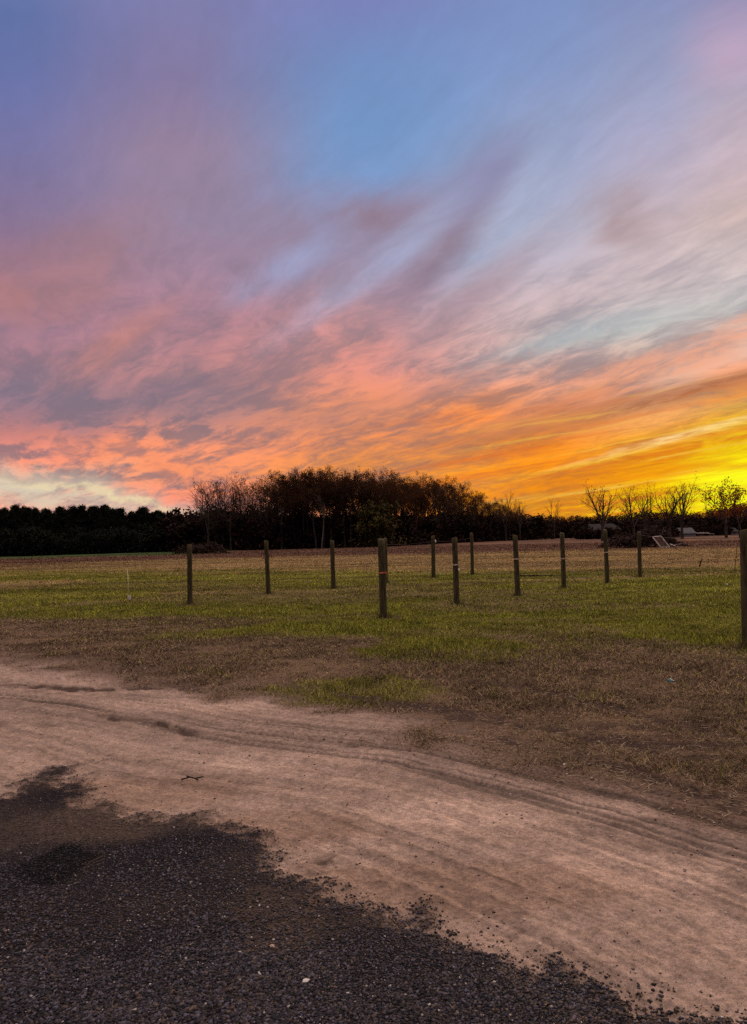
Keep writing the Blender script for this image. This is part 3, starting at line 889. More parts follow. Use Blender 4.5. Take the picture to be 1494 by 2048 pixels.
def grow(b, p, d, L, r, level, maxl, tips, R, wander=0.16, sides=(7, 5, 4, 3), kids=(5, 4, 3), lift=0.10, spreadang=(0.5, 0.9), first=0.35, taper=0.55):
    nseg = 6 if level == 0 else 4
    pts = [p]; dirs = [d]
    q = p; dd = d.copy()
    for i in range(nseg):
        dd = dd+Vector((R.gauss(0, wander), R.gauss(0, wander), R.gauss(0, wander*0.4)+lift*(0.5 if level == 0 else 1)))*0.55
        dd.normalize(); q = q+dd*(L/nseg); pts.append(q); dirs.append(dd.copy())
    rad = [max(0.012, r*(1-taper*i/nseg)) if level < maxl else max(0.009, r*(1-0.8*i/nseg)) for i in range(nseg+1)]
    b.tube(pts, rad, sides[min(level, len(sides)-1)], False)
    if level >= maxl:
        tips.append((pts[-1], dirs[-1])); tips.append((pts[2], dirs[2])); return
    nk = kids[min(level, len(kids)-1)]
    for k in range(nk):
        u = first+(1-first)*(k+R.random()*0.8)/nk if level == 0 else 0.25+0.75*(k+R.random())/nk
        u = min(u, 0.98)
        i = min(int(u*nseg), nseg-1); fr = u*nseg-i
        bp = pts[i].lerp(pts[i+1], fr); bd = dirs[i]
        ax = bd.orthogonal(); ax = rot_about(ax, bd, R.random()*6.283); ax.normalize()
        nd = rot_about(bd, ax, R.uniform(*spreadang)).normalized()
        l2 = L*R.uniform(0.30, 0.50)*(1.15-0.45*u if level == 0 else 1.0)
        grow(b, bp, nd, l2, max(0.008, rad[i]*R.uniform(0.40, 0.62)), level+1, maxl, tips, R, wander*1.15, sides, kids, lift, spreadang, first, taper)
    tips.append((pts[-1], dirs[-1]))

def leaves(points, size, R, elong=1.3):
    n = len(points)
    P = np.asarray(points)
    g = np.random.default_rng(R)
    a = g.normal(size=(n, 3)); a /= np.linalg.norm(a, axis=1)[:, None]
    b_ = np.cross(a, g.normal(size=(n, 3))); b_ /= np.linalg.norm(b_, axis=1)[:, None]
    s = size*(0.55+0.9*g.random(n))[:, None]
    bend = np.cross(a, b_)*s*0.25
    V = np.stack([P-a*s*elong, P-b_*s*0.62+bend, P+a*s*elong*0.9, P+b_*s*0.62+bend], 1).reshape(-1, 3)
    return V, np.arange(n*4).reshape(-1, 4)

def cloud(tips, per, sig, g):
    out = []
    for p, d in tips:
        k = g.poisson(per)
        if k: out.append(np.array(p)+np.clip(g.normal(size=(k, 3)), -1.7, 1.7)*sig)
    return np.concatenate(out) if out else np.zeros((0, 3))

class Proto:
    """one kind of tree: a trunk mesh with its limbs and a crown mesh"""
    def __init__(s, trunk, crown, H): s.trunk, s.crown, s.H = trunk, crown, H

def hardwood(seed, leaf=6.0, leafmat=None, H=11.0, r0=0.15, first=0.42, bark=None, fan=False, kids=(9, 4, 3), sig=0.28, size=0.13, maxl=3, bare_frac=0.0):
    R = random.Random(seed); g = np.random.default_rng(seed)
    b = MB(); tips = []
    if fan:
        b.tube([(0, 0, -0.2), (0.02, 0, H*0.12), (0.05, 0.02, H*0.26)], [r0*1.25, r0, r0*0.9], 8, False)
        for k in range(fan):
            a = 6.283*k/fan+R.random()
            sp = R.uniform(0.10, 0.42)
            d = Vector((math.cos(a)*math.sin(sp), math.sin(a)*math.sin(sp), math.cos(sp)))
            grow(b, Vector((0.05, 0.02, H*(0.17+0.08*R.random()))), d, H*R.uniform(0.55, 0.74), r0*R.uniform(0.45, 0.7), 0, maxl-1, tips, R, 0.13, (6, 4, 3, 3), (9, 5, 4), 0.09, (0.35, 0.75), 0.22)
    else:
        grow(b, Vector((0, 0, -0.2)), Vector((R.gauss(0, .03), R.gauss(0, .03), 1)).normalized(), H*0.93, r0, 0, maxl, tips, R, 0.07, (7, 5, 3, 3), kids, 0.10, (0.45, 0.95), first, 0.75)
    zs = [p.z for p, d in tips]; top = float(np.percentile(zs, 96))
    tm = b.mesh('trunk', bark or M_bark, True)
    use = [t for t in tips if g.random() > bare_frac]
    pts = cloud(use, leaf, sig, g)
    if len(pts) < 8: pts = np.array([tips[i][0] for i in range(8)])
    V, Fc = leaves(pts, size, seed)
    return Proto(tm, mesh_np('crown', V, Fc, leafmat or M_leaf), top)

def pine(seed, H=8.0):
    R = random.Random(seed); g = np.random.default_rng(seed)
    b = MB()
    bx, by = R.gauss(0, .12), R.gauss(0, .12)
    trunk = [Vector((bx*u*u*3, by*u*u*3, -0.2+(H*0.97+0.2)*u)) for u in [i/7 for i in range(8)]]
    b.tube(trunk, [0.13*(1-0.85*i/7) for i in range(8)], 7, False)
    pts = []
    z0 = H*R.uniform(0.30, 0.42)
    nb = 46
    for k in range(nb):
        u = (k+R.random())/nb
        z = z0+(H*0.98-z0)*u
        # rounded, uneven crown: widest a third of the way up
        w = H*0.165*(1-abs(u-0.38)*0.95)**0.8*R.uniform(0.55, 1.15)
        if u > 0.9: w *= 0.75
        a = R.random()*6.283
        i = min(int((z+0.2)/(H*0.97+0.2)*7), 6)
        p = Vector((trunk[i].x, trunk[i].y, z))
        e = p+Vector((math.cos(a)*w, math.sin(a)*w, w*R.uniform(-0.05, 0.30)))
        b.tube([p, p.lerp(e, .5)+Vector((0, 0, -0.05)), e], [0.035, 0.025, 0.01], 4, False)
        for q, sg, cnt in ((1.0, 0.24, 60), (0.6, 0.26, 40), (0.3, 0.22, 14)):
            c = p.lerp(e, q)
            pts.append(np.array(c)+g.normal(size=(cnt, 3))*np.array((sg, sg, sg*0.7)))
    pts.append(np.array((trunk[-1].x, trunk[-1].y, H*0.96))+g.normal(size=(160, 3))*np.array((.32, .32, .2)))
    P = np.concatenate(pts)
    V, Fc = leaves(P, 0.085, seed, 1.5)
    return Proto(b.mesh('trunk', M_bark, True), mesh_np('crown', V, Fc, M_needle), float(P[:, 2].max()))

def shrub(seed, H=3.0, mat=None, per=9, size=0.13):
    R = random.Random(seed); g = np.random.default_rng(seed)
    b = MB(); tips = []
    for k in range(9):
        a = R.random()*6.283; sp = R.uniform(0.1, 0.75)
        d = Vector((math.cos(a)*math.sin(sp), math.sin(a)*math.sin(sp), math.cos(sp)))
        grow(b, Vector((R.gauss(0, .25), R.gauss(0, .25), -0.1)), d, H*R.uniform(0.55, 0.95), 0.03, 0, 2, tips, R, 0.16, (4, 3, 3, 3), (6, 3, 2), 0.08, (0.4, 0.9), 0.2)
    pts = cloud(tips, per, 0.24, g)
    low = np.stack([g.normal(size=400)*H*0.34, g.normal(size=400)*H*0.34, np.abs(g.normal(size=400))*H*0.30+0.05], 1)
    P = np.concatenate([pts, low])
    V, Fc = leaves(P, size, seed)
    return Proto(b.mesh('stem', M_twig, True), mesh_np('foliage', V, Fc, mat or M_scrub), float(np.percentile(P[:, 2], 99)))

def plant(kind, proto, x, y, H, rz, label, cat, group, sx=1.0, names=('trunk', 'crown')):
    e = link(kind, None, loc=(x, y, 0.0), rot=(0, 0, rz))
    k = H/proto.H
    e.scale = (k*sx, k*sx, k)
    e.empty_display_size = 0.5
    tag(e, label, cat, group)
    link(names[0], proto.trunk, e); link(names[1], proto.crown, e)
    return e

def curve(tab, x):
    return float(np.interp(x, [t[0] for t in tab], [t[1] for t in tab]))

def tall(px, top, D):
    """height of something at distance D whose top shows at a photo row"""
    return EYE + D*(hor(px)-top)/F

R = random.Random(11)
def build_trees():
    pines = [pine(100+i) for i in range(6)]
    leafy = [hardwood(200+i, (12, 7.0, 10.0, 5.0, 13.0, 8.0)[i], M_leaf, first=(0.32, 0.55, 0.48, 0.28, 0.58, 0.40)[i], kids=(11, 4, 3), sig=0.21, size=0.072, r0=0.18) for i in range(6)]
    sparse = [hardwood(220+i, 1.8, M_leaf, first=0.30, kids=(14, 5, 3), sig=0.2, size=0.085, bare_frac=0.4) for i in range(4)]
    bare = [hardwood(240+i, 0.5, M_leaf, first=0.25, kids=(16, 5, 3), sig=0.2, size=0.07, bare_frac=0.6) for i in range(4)]
    shrubs = [shrub(260+i) for i in range(4)]
    evergreen = [shrub(280+i, 3.0, M_needle, 14, 0.09) for i in range(3)]
    rusty = [shrub(270+i, 3.0, M_rust, 7) for i in range(2)]
    fan = [hardwood(300+i, l, M_rust, H=9.5, r0=0.17, fan=f, sig=0.28, size=(0.12 if l > 4 else 0.075), maxl=3, bare_frac=bf) for i, (f, l, bf) in enumerate([(5, 1.0, .5), (4, 1.6, .45), (5, 1.2, .4), (3, 5.0, .35), (3, 5.0, .4), (3, 0.7, .5)])]
    far = [hardwood(330+i, 6.0, m, H=8, r0=0.12, first=0.15, kids=(8, 3, 2), sig=0.45, size=0.22, maxl=2) for i, m in enumerate((M_leaf, M_rust, M_scrub, M_olive))]
    # --- the pines on the left
    top = [(-160, 1010), (0, 1013), (60, 1012), (120, 1015), (190, 1011), (240, 1012), (300, 1016), (345, 1018), (375, 1032)]
    n = 0
    for row, (dd, x0, x1, nn) in enumerate([(0, -170, 352, 52), (4, -170, 350, 42), (9, -165, 345, 34)]):
        for k in range(nn):
            px = x0+(x1-x0)*(k+R.uniform(0.15, 0.85))/nn
            D = 117+13*max(0, px)/330.0+dd+R.uniform(-0.8, 1.5)
            x, y = at(px, D)
            H = tall(px, curve(top, px), D)*R.uniform(0.80, 1.06)*(1.0 if row == 0 else 0.98)
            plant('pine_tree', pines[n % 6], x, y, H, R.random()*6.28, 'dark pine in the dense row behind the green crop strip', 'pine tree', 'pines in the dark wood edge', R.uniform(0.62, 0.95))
            n += 1
    for k in range(46):
        px = -170+540*(k+R.random()*0.7)/46
        D = 114.5+13*max(0, px)/330.0+R.uniform(-0.6, 1.2)
        x, y = at(px, D)
        pr = evergreen[k % 3]
        plant('understory_shrub', pr, x, y, R.uniform(1.8, 4.4), R.random()*6.28, 'dark bushy shrub filling the foot of the pine row', 'shrub', 'shrubs along the pines', R.uniform(0.9, 1.3), ('stem', 'foliage'))
    # --- the tall wood in the middle
    top = [(385, 1000), (405, 972), (430, 963), (500, 962), (550, 958), (575, 950), (605, 940), (640, 944), (700, 944), (760, 949), (815, 950), (860, 957), (905, 966),
           (945, 985), (975, 996), (1000, 1002), (1030, 1012), (1060, 1030)]
    base = [(380, 124), (560, 121), (780, 128), (900, 160), (1060, 188)]
    for row, (dd, nn) in enumerate([(1, 46), (6, 40), (13, 34), (20, 28)]):
        for k in range(nn):
            px = 400+(1045-400)*(k+R.uniform(0.1, 0.9))/nn
            D = curve(base, px)+dd+R.uniform(-1.5, 1.5)
            x, y = at(px, D)
            H = tall(px, curve(top, px), D)*(R.uniform(0.82, 1.04) if row < 2 else R.uniform(0.84, 1.0))*(1.03 if px < 555 else 1.0)
            if px < 425 and row > 1: continue
            if px < 555:
                if row == 3: continue
                pr = bare[(k+row) % 4] if R.random() < 0.6 else sparse[(k+row) % 4]
                plant('bare_tree', pr, x, y, H, R.random()*6.28, 'leafless slender tree in the left part of the tall wood', 'tree', 'bare trees of the wood', R.uniform(0.9, 1.2))
            elif px > 870:
                pr = sparse[k % 4] if R.random() < (0.25 if px < 960 else 0.6) else leafy[k % 6]
                plant('hardwood_tree', pr, x, y, H, R.random()*6.28, 'thinly leaved tree in the falling right part of the tall wood', 'tree', 'thin trees of the wood', R.uniform(0.9, 1.2))
            else:
                pr = leafy[(k*2+row) % 6] if R.random() < 0.85 else sparse[k % 4]
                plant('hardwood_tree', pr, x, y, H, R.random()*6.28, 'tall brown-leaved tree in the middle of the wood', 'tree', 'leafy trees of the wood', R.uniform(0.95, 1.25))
    for k in range(110):
        px = 345+(1075-345)*(k % 55+R.random())/55
        D = curve(base, px)+(3.0 if k < 55 else 10)+R.uniform(-1, 1.5)
        x, y = at(px, D)
        H = R.uniform(1.8, 5.0)*(1.0+0.12*(D-120)/60)
        pr = rusty[k % 2] if R.random() < 0.02 else shrubs[k % 4]
        plant('understory_shrub', pr, x, y, H, R.random()*6.28, 'dark thicket shrub at the foot of the tall wood', 'shrub', 'shrubs under the wood', R.uniform(0.9, 1.3), ('stem', 'foliage'))
    for k in range(64):
        px = 342+(1000-342)*((k % 32)+R.random())/32
        D = curve(base, px)+(5.0 if k < 32 else 17)+R.uniform(-1.0, 1.5)
        x, y = at(px, D)
        top_y = 1026+R.uniform(-4, 14) if px < 600 else 1036+R.uniform(-8, 10)
        plant('tall_shrub', shrubs[k % 4], x, y, tall(px, top_y, D), R.random()*6.28, 'tall dark thicket filling the inside of the wood between its trunks', 'shrub', 'tall thickets inside the wood', R.uniform(0.8, 1.1), ('stem', 'foliage'))
    # singled-out trees of the wood
    x, y = at(760, 122); ol = shrub(290, 5.0, M_olive, 16, 0.16)
    plant('olive_bush', ol, x, y, tall(760, 1006, 122), 0.4, 'large olive-leaved bushy tree standing out before the dark wood', 'tree', None, 1.0, ('stem', 'foliage'))
    x, y = at(643, 118.5)
    pale = hardwood(291, 1.0, M_leaf, bark=M_palebark, first=0.5, kids=(7, 3, 3), r0=0.13, bare_frac=.5)
    plant('pale_tree', pale, x, y, tall(643, 985, 118.5), 1.0, 'pale-trunked slim tree on the front edge of the wood', 'tree', None)
    x, y = at(416, 122)
    plant('bare_tree', bare[1], x, y, tall(416, 964, 122), 2.0, 'wide bare tree at the left end of the wood, leaning out over the low brush', 'tree', None, 1.3)
    x, y = at(1012, 176)
    plant('bare_tree', fan[5], x, y, tall(1012, 986, 176), 2.6, 'bare forked tree rising above the low right end of the wood', 'tree', None, 0.8)
    x, y = at(1040, 180)
    plant('bare_tree', fan[0], x, y, tall(1040, 998, 180), 0.6, 'bare fan-shaped tree closing the right end of the wood', 'tree', None, 0.8)
    # --- lone trees against the yellow sky
    for px, topy, D, pr, rz, sx, lab in [
            (1109, 997, 200, fan[5], 1.0, 0.7, 'small bare tree alone over the low treeline, left of the other lone trees'),
            (1205, 972, 128, fan[0], 0.3, 1.5, 'bare fan-shaped tree with two stems behind the string-knotted post'),
            (1268, 978, 132, fan[1], 1.2, 1.3, 'forked tree with few leaves behind the brush heap, thin curved limbs'),
            (1292, 974, 140, fan[2], 4.0, 0.75, 'slim tree crossing limbs with the forked tree over the brush heap'),
            (1340, 976, 136, fan[2], 2.2, 1.3, 'leaning bare tree at the left side of the white shed'),
            (1364, 967, 132, fan[0], 3.9, 1.3, 'straight-trunked bare tree before the white shed'),
            (1452, 968, 126, fan[3], 0.8, 1.3, 'tree with clumps of brown leaves right of the radio mast'),
            (1480, 970, 128, fan[4], 2.9, 1.3, 'leafy brown tree at the right edge behind the thick post')]:
        x, y = at(px, D)
        plant('lone_tree', pr, x, y, tall(px, topy, D), rz, lab, 'tree', None, sx)
    for px, D, H, pr in [(1160, 168, 2.1, 0), (1176, 166, 2.6, 1), (1196, 165, 2.0, 2), (1218, 164, 2.4, 3), (1240, 166, 2.2, 0), (1258, 160, 2.6, 1), (1290, 150, 2.8, 2),
                         (1312, 152, 3.0, 3), (1330, 155, 2.6, 0), (1344, 158, 2.2, 1), (1398, 184, 2.6, 2), (1420, 186, 2.4, 3), (1436, 182, 2.2, 0), (1448, 184, 2.6, 1)]:
        x, y = at(px, D)
        plant('wild_shrub', shrubs[pr], x, y, H, R.random()*6.28, 'dark wild shrub growing around the barn and the sheds', 'shrub', 'shrubs around the barn and sheds', 1.2, ('stem', 'foliage'))
    # --- the far treeline
    top = [(1040, 1030), (1075, 1034), (1100, 1035), (1160, 1035), (1200, 1031), (1250, 1031), (1290, 1025), (1330, 1023), (1350, 1026), (1400, 1024), (1425, 1019), (1450, 1014), (1500, 1012), (1600, 1010)]
    for row, (D0, nn) in enumerate([(228, 44), (240, 44), (254, 40)]):
        for k in range(nn):
            px = 1035+(1600-1035)*(k+R.random())/nn
            D = D0+R.uniform(-4, 4)
            x, y = at(px, D)
            H = tall(px, curve(top, px), D)*R.uniform(0.84, 1.04)
            pr = far[R.choice((0, 0, 2, 2, 1, 3))] if px < 1430 else far[R.choice((1, 1, 0, 3))]
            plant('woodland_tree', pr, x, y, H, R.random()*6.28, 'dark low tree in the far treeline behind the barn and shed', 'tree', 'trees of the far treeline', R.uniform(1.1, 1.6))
    for k in range(60):
        px = 1050+(1600-1050)*(k+R.random()*0.8)/60
        D = 219+R.uniform(-3, 3)
        x, y = at(px, D)
        plant('woodland_shrub', shrubs[k % 4], x, y, R.uniform(3.2, 5.0), R.random()*6.28, 'dark shrub along the foot of the far treeline', 'shrub', 'shrubs of the far treeline', 1.3, ('stem', 'foliage'))

build_trees()

# ------------------------------------------------------------------ brush heaps
M_stick = noisy('dead_branches', (0.030, 0.018, 0.014), (0.10, 0.062, 0.048), 2.5)
def brush_pile(px, D, w, h, seed, n, label):
    R = random.Random(seed)
    b = MB()
    cx, cy = at(px, D)
    g = np.random.default_rng(seed)
    for k in range(n):
        u = g.normal()*0.40; v = g.normal()*0.34
        if abs(u) > 1 or abs(v) > 1: continue
        hh = h*max(0, (1-u*u)*(1-v*v))*(0.75+0.5*math.sin(u*5+seed)*0.5)
        z = hh*R.random()**0.6
        p = Vector((u*w/2, v*w*0.28, z))
        a = R.random()*6.283; tl = R.gauss(0.08, 0.28)
        d = Vector((math.cos(a)*math.cos(tl), math.sin(a)*math.cos(tl), math.sin(tl)))
        L = R.uniform(0.5, 1.8)
        pts = [p-d*L/2]
        for i in range(4):
            d = (d+Vector((R.gauss(0, .16), R.gauss(0, .16), R.gauss(0, .14)))).normalized()
            pts.append(pts[-1]+d*L/4)
        for q in pts: q.z = max(q.z, 0.02)
        r = R.choice((0.015, 0.02, 0.03, 0.05, 0.02))
        b.tube(pts, [r*(1-0.17*i) for i in range(5)], 4)
        if R.random() < 0.5:
            for i in (2, 3):
                e = pts[i]+Vector((R.gauss(0, .25), R.gauss(0, .25), abs(R.gauss(0, .3))))
                b.tube([pts[i], e], [r*0.5, 0.006], 3)
    e = link('brush_pile', None, loc=(cx, cy, 0))
    tag(e, label, 'brush pile')
    link('branches', b.mesh('branches', M_stick, True), e)
    # dead leaves caught in the heap
    m = int(n*9)
    U = g.normal(size=m)*0.40; Vv = g.normal(size=m)*0.34
    ok = (np.abs(U) < 1) & (np.abs(Vv) < 1); U, Vv = U[ok], Vv[ok]
    hh = h*np.clip((1-U*U)*(1-Vv*Vv), 0, 1)*(0.75+0.25*np.sin(U*5+seed))
    P = np.stack([U*w/2, Vv*w*0.28, hh*g.random(len(U))**0.5*0.95+0.03], 1)
    Va, Fc = leaves(P, 0.09, seed)
    link('dead_leaves', mesh_np('dead_leaves', Va, Fc, M_scrub), e)

brush_pile(402, 98, 7.2, 1.75, 5, 420, 'low heap of cut branches at the field edge behind the leftmost post')
brush_pile(1284, 76, 8.4, 2.1, 6, 620, 'long dark heap of branches beside the leaning white frame')

# ------------------------------------------------------------------ white frame, boards, sheds, mast
M_wpaint = noisy('weathered_white_paint', (0.34, 0.28, 0.25), (0.62, 0.54, 0.48), 3)
M_slat = noisy('faded_slats', (0.14, 0.085, 0.06), (0.30, 0.2, 0.15), 8)
M_metal = noisy('pale_metal_roof', (0.055, 0.053, 0.058), (0.10, 0.094, 0.097), 1.2, (1, 6, 1), rough=0.6)
M_wall = noisy('pale_siding', (0.16, 0.145, 0.13), (0.26, 0.23, 0.21), 1.5, (1, 1, 5))
M_darkopen = noisy('dark_opening', (0.012, 0.010, 0.010), (0.03, 0.024, 0.022), 2)
M_shingle = noisy('weathered_shingles', (0.022, 0.018, 0.017), (0.060, 0.050, 0.046), 2.0, (1, 1, 6))

def white_frame():
    cx, cy = gp(1333, 1095)
    D = cy
    e = link('slatted_panel', None, loc=(cx, cy, 0.0))
    tag(e, 'white slatted frame lying tilted against the brush heap', 'frame')
    # corners seen in the photo, leaning back to the left
    def w(px, py, dy):
        r = ray(px, py); t = (D+dy)/r.y
        return Vector((r.x*t-cx, D+dy-cy, EYE+r.z*t))
    A, B, C_, Dd = w(1305, 1074, 0.55), w(1322, 1072.5, 0.55), w(1339, 1094, 0), w(1322, 1095, 0)
    b = MB()
    for p, q, th in ((A, B, .05), (B, C_, .05), (C_, Dd, .05), (Dd, A, .05)):
        b.tube([p, p.lerp(q, .5), q], th, 4)
    link('border', b.mesh('border', M_wpaint), e)
    b = MB()
    for k in range(1, 5):
        u = k/5
        b.tube([A.lerp(B, u), Dd.lerp(C_, u)], 0.022, 4)
    for k in range(1, 7):
        u = k/7
        b.tube([A.lerp(Dd, u)+Vector((0, .02, 0)), B.lerp(C_, u)+Vector((0, .02, 0))], 0.018, 4)
    link('lattice', b.mesh('lattice', M_slat), e)
    for i, (p, q, lab) in enumerate([((1340, 1091), (1365, 1087), 'long white board lying beside the tilted white frame, uppermost'), ((1343, 1088), (1353, 1092), 'short white board crossing under the long white board'),
                                     ((1354, 1094), (1364, 1092.5), 'small white board lowest in the grass right of the white frame')]):
        b = MB()
        P = Vector((*gp(p[0], 1095), 0)); Q = Vector((*gp(q[0], 1095), 0))
        P.z = EYE+ray(*p).z*P.y/ray(*p).y; Q.z = EYE+ray(*q).z*Q.y/ray(*q).y
        P.z = max(P.z, .03); Q.z = max(Q.z, .03); P.y += 0.3*i; Q.y += 0.3*i
        d = (Q-P); L = d.length
        rot = d.to_track_quat('X', 'Z').to_matrix()
        b.box((0, 0, 0), (L, 0.14, 0.035), rot)
        b.box(tuple(rot @ Vector((L*0.3, 0, -0.03))), (0.06, 0.16, 0.03), rot)
        o = link('broken_board', b.mesh('broken_board', M_wpaint), loc=(P+Q)/2)
        tag(o, lab, 'board')
white_frame()

def shed(px0, px1, top, eave, D, depth, label, roofmat, wallmat, name, gable=False, door=True, base_z=0.0):
    x0, _ = at(px0, D); x1, _ = at(px1, D)
    w = x1-x0; He = tall((px0+px1)/2, eave, D); Hr = tall((px0+px1)/2, top, D+depth/2)
    e = link(name, None, loc=((x0+x1)/2, D, base_z))
    tag(e, label, 'shed' if 'shed' in label else 'barn')
    b = MB()
    V = [(-w/2, 0, 0), (w/2, 0, 0), (w/2, 0, He), (-w/2, 0, He), (-w/2, depth, 0), (w/2, depth, 0), (w/2, depth, He), (-w/2, depth, He), (-w/2, depth/2, Hr-.05), (w/2, depth/2, Hr-.05)]
    b.add(V, [(0, 1, 2, 3), (5, 4, 7, 6), (1, 5, 6, 9, 2), (4, 0, 3, 8, 7)])
    link('wall', b.mesh('wall', wallmat), e)
    b = MB(); o = 0.18; t = 0.06
    hip = w*0.16 if gable else 0
    for s in (0, 1):
        y_e = -o if s == 0 else depth+o
        dz = (Hr-He)*o/(depth/2)
        A = [(-w/2-o, y_e, He-dz), (w/2+o, y_e, He-dz), (w/2+o-hip, depth/2, Hr), (-w/2-o+hip, depth/2, Hr)]
        B = [(x, y, z+t) for x, y, z in A]
        b.add(A+B, [(3, 2, 1, 0), (4, 5, 6, 7), (0, 1, 5, 4), (1, 2, 6, 5), (2, 3, 7, 6), (3, 0, 4, 7)])
    for k in range(int(w/0.45)):
        x = -w/2+0.2+k*0.45
        if hip and abs(x) > w/2-hip: continue
        b.tube([(x, -o, He-(Hr-He)*o/(depth/2)+t+.01), (x, depth/2, Hr+t+.01)], 0.018, 4)
    link('roof', b.mesh('roof', roofmat), e)
    if door:
        b = MB(); b.box((-w*0.22, -0.02, He*0.40), (w*0.26, 0.05, He*0.80))
        dn = link('door', b.mesh('door', M_darkopen), e)
        b = MB(); b.tube([(-w*0.12, -0.06, He*.4), (-w*0.12, -0.06, He*.5)], 0.02, 6)
        link('handle', b.mesh('handle', M_metal), dn)
        b = MB(); b.box((w*0.2, -0.02, He*0.6), (w*0.16, 0.04, He*0.3))
        link('window', b.mesh('window', M_darkopen), e)
    return e

shed(1353, 1391, 1056, 1066.5, 172, 5.0, 'small white shed with a grey metal roof behind the bare trees', M_metal, M_wall, 'shed', door=False)
shed(1176, 1246, 1048, 1062, 178, 7.0, 'low dark barn with a worn grey roof half hidden by brush', M_shingle, M_darkopen, 'barn', True, door=False)
shed(1452, 1476, 1056, 1063, 190, 4.0, 'small pale-walled shed under the leafy trees near the right edge', M_shingle, M_wall, 'garden_shed')

def trailer():
    x, y = at(1405, 176)
    e = link('flat_trailer', None, loc=(x, y, 0))
    tag(e, 'pale low flat trailer parked right of the white shed', 'trailer')
    b = MB(); b.box((0, 0, .75), (1.7, 3.0, .28)); link('deck', b.mesh('deck', M_wpaint), e)
    for s in (-1, 1):
        b = MB(); b.tube([(s*0.80-0.1, 0, .3), (s*.80+.1, 0, .3)], 0.3, 14); link('wheel', b.mesh('wheel', M_darkopen, False), e)
    b = MB(); b.tube([(0.8, -.2, .62), (2.4, -.3, .5), (2.5, -.3, 0.0)], 0.05, 6); link('hitch', b.mesh('hitch', M_wpaint), e)
trailer()

def mast():
    D = 420
    x, y = at(1414, D)
    H = tall(1414, 972, D)
    M_mast = noisy('mast_steel', (0.10, 0.07, 0.06), (0.16, 0.11, 0.09), 1)
    e = link('radio_mast', None, loc=(x, y, 0))
    tag(e, 'thin lattice radio mast rising over the far treeline', 'mast')
    b = MB(); w = 0.32
    c = [(w*math.cos(a), w*math.sin(a)) for a in (0.5, 2.6, 4.7)]
    for cx, cy in c: b.tube([(cx, cy, 0), (cx, cy, H*0.86)], 0.05, 5)
    n = 26
    for k in range(n):
        z0, z1 = H*0.86*k/n, H*0.86*(k+1)/n
        for i in range(3):
            j = (i+1) % 3
            b.tube([(*c[i], z0), (*c[j], z1)], 0.03, 3, False)
    link('lattice', b.mesh('lattice', M_mast), e)
    b = MB(); b.tube([(0, 0, H*.85), (0, 0, H)], [0.07, 0.03], 6); link('antenna', b.mesh('antenna', M_mast), e)
mast()

# ------------------------------------------------------------------ stakes, sticks and scraps
M_fib = noisy('pale_stake', (0.55, 0.48, 0.26), (0.7, 0.62, 0.36), 6)
M_darkwood = noisy('dark_sticks', (0.02, 0.014, 0.010), (0.05, 0.034, 0.026), 10)
def stick(name, pts_px, dist_row, rad, mat, label, cat, dy=None, kids=()):
    """a stick through photo pixels at the distance of the ground seen at a photo row"""
    D = gp(pts_px[0][0], dist_row)[1]
    P = []
    for i, (px, py) in enumerate(pts_px):
        r = ray(px, py); t = (D+(dy[i] if dy else 0))/r.y
        P.append(Vector((r.x*t, r.y*t, EYE+r.z*t)))
    base = P[0].copy(); zz = gz(base.x, base.y)
    P = [Vector((p.x-base.x, p.y-base.y, max(p.z, zz-0.02)-zz)) for p in P]
    b = MB(); b.tube(P, [rad*(1-0.3*i/(len(P)-1)) for i in range(len(P))], 6)
    for q in kids:
        b.tube([P[q[0]], P[q[0]]+Vector(q[1])], [rad*.6, rad*.3], 5)
    o = link(name, b.mesh(name, mat, True), loc=(base.x, base.y, zz))
    return tag(o, label, cat)

o = stick('marker_stake', [(258.5, 1203), (257, 1172), (254.5, 1137)], 1203, 0.011, M_fib, 'thin pale marker stake with a white foot in the left grass', 'stake')
b = MB()
b.tube([(0, 0, 0.02), (0.0, 0, 0.09)], [0.04, 0.045], 10); b.box((-0.018, -0.02, 0.115), (0.03, 0.03, 0.04)); b.box((0.03, -0.02, 0.11), (0.025, 0.03, 0.04))
link('foot', b.mesh('foot', M_white), o)
stick('steel_rod', [(1469, 1141), (1472, 1115), (1475, 1089)], 1141, 0.013, M_darkwood, 'thin dark rod leaning in the field left of the thick near post', 'rod')
stick('leaning_stick', [(1154, 1166), (1148, 1159), (1142, 1151), (1137, 1150)], 1166, 0.012, M_darkwood, 'short dark stick bent over the grass right of a post', 'stick')
stick('fallen_branch', [(1040, 1151), (1062, 1151.5), (1085, 1151), (1100, 1151), (1117, 1151.5)], 1153, 0.026, M_darkwood, 'long dark branch lying flat between two posts', 'branch', None, ((1, (0.2, -.1, .08)), (3, (.2, .1, .08))))
stick('stub_branch', [(1399, 1133), (1401, 1126), (1404, 1117)], 1133, 0.03, M_darkwood, 'short dark stub of a branch standing in the tan grass', 'branch', None, ((1, (-.12, 0, .1)),))
stick('field_branch', [(1336, 1119), (1350, 1118), (1366, 1119.5), (1380, 1119)], 1120, 0.028, M_darkwood, 'dark branch lying in the tan grass below the white frame', 'branch')

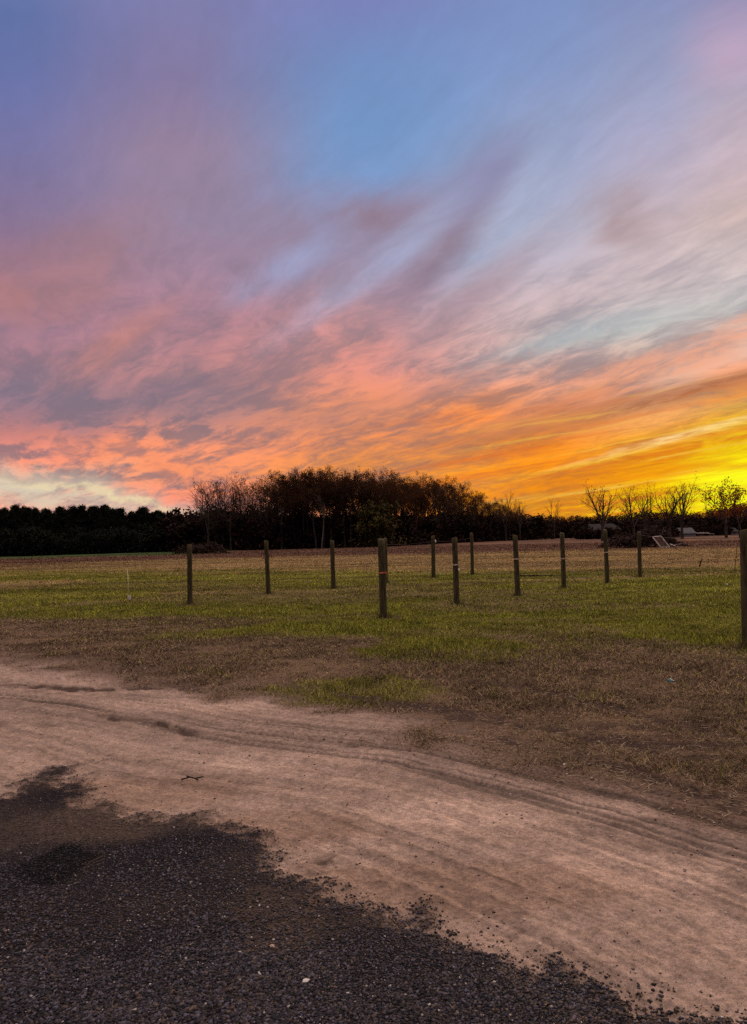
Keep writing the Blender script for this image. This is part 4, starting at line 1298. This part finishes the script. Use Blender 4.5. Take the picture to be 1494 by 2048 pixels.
def twig(px, py, segs, rad, mat, label):
    bx, by = gp(px, py); z = gz(bx, by)
    b = MB()
    for s in segs: b.tube([Vector(p) for p in s], rad, 5)
    tag(link('twig', b.mesh('twig', mat, True), loc=(bx, by, z)), label, 'twig')
twig(385, 1563, [[(-.075, 0.0, .012), (-.02, .02, .02), (.02, -.01, .02), (.065, .025, .02)], [(-.02, .02, .02), (-.05, .045, .02)], [(.02, -.01, .02), (.045, -.03, .015)]], 0.005, M_darkwood, 'dark forked twig lying alone on the sandy road')
twig(178, 1752, [[(-.02, -.02, .02), (.0, .03, .035), (.04, .08, .04)], [(-.02, -.02, .02), (.02, .03, .03), (.055, .065, .03)]], 0.001, M_slat, 'pair of pale dry straws beside the black stain on the gravel')

M_blue = noisy('blue_plastic', (0.05, 0.16, 0.22), (0.10, 0.26, 0.33), 30, rough=0.4)
def scrap(name, px, py, s, mat, label, cat, seed):
    bx, by = gp(px, py); z = gz(bx, by)
    g = np.random.default_rng(seed)
    v, f = stone_shapes()
    V = v*(0.7+0.6*g.random((12, 1)))*np.array((1.2, .9, .6))*s
    V[:, 2] += s*0.5
    me = bpy.data.meshes.new(name); me.from_pydata([tuple(p) for p in V], [], [tuple(map(int, q)) for q in f]); me.materials.append(mat)
    tag(link(name, me, loc=(bx, by, z)), label, cat)
scrap('plastic_scrap', 1341, 1359, 0.035, M_blue, 'crumpled blue plastic scrap in the brown grass on the right', 'litter', 1)
scrap('white_scrap', 1146, 1144, 0.03, M_white, 'bright white scrap in the grass beside the leaning stick', 'litter', 2)
scrap('white_scrap', 1454, 1172, 0.035, M_white, 'bright white scrap in the grass left of the thick near post', 'litter', 3)
scrap('white_scrap', 1129, 1500+30, 0.011, M_white, 'tiny white chip on the bare soil above the road', 'litter', 4)
scrap('pale_pebble', 612, 1983, 0.012, M_white, 'largest white pebble on the dark gravel near the bottom', 'pebble', 5)
scrap('pale_pebble', 545, 1908, 0.010, M_paletwine, 'tan pebble on the dark gravel, upper left of the largest white one', 'pebble', 6)
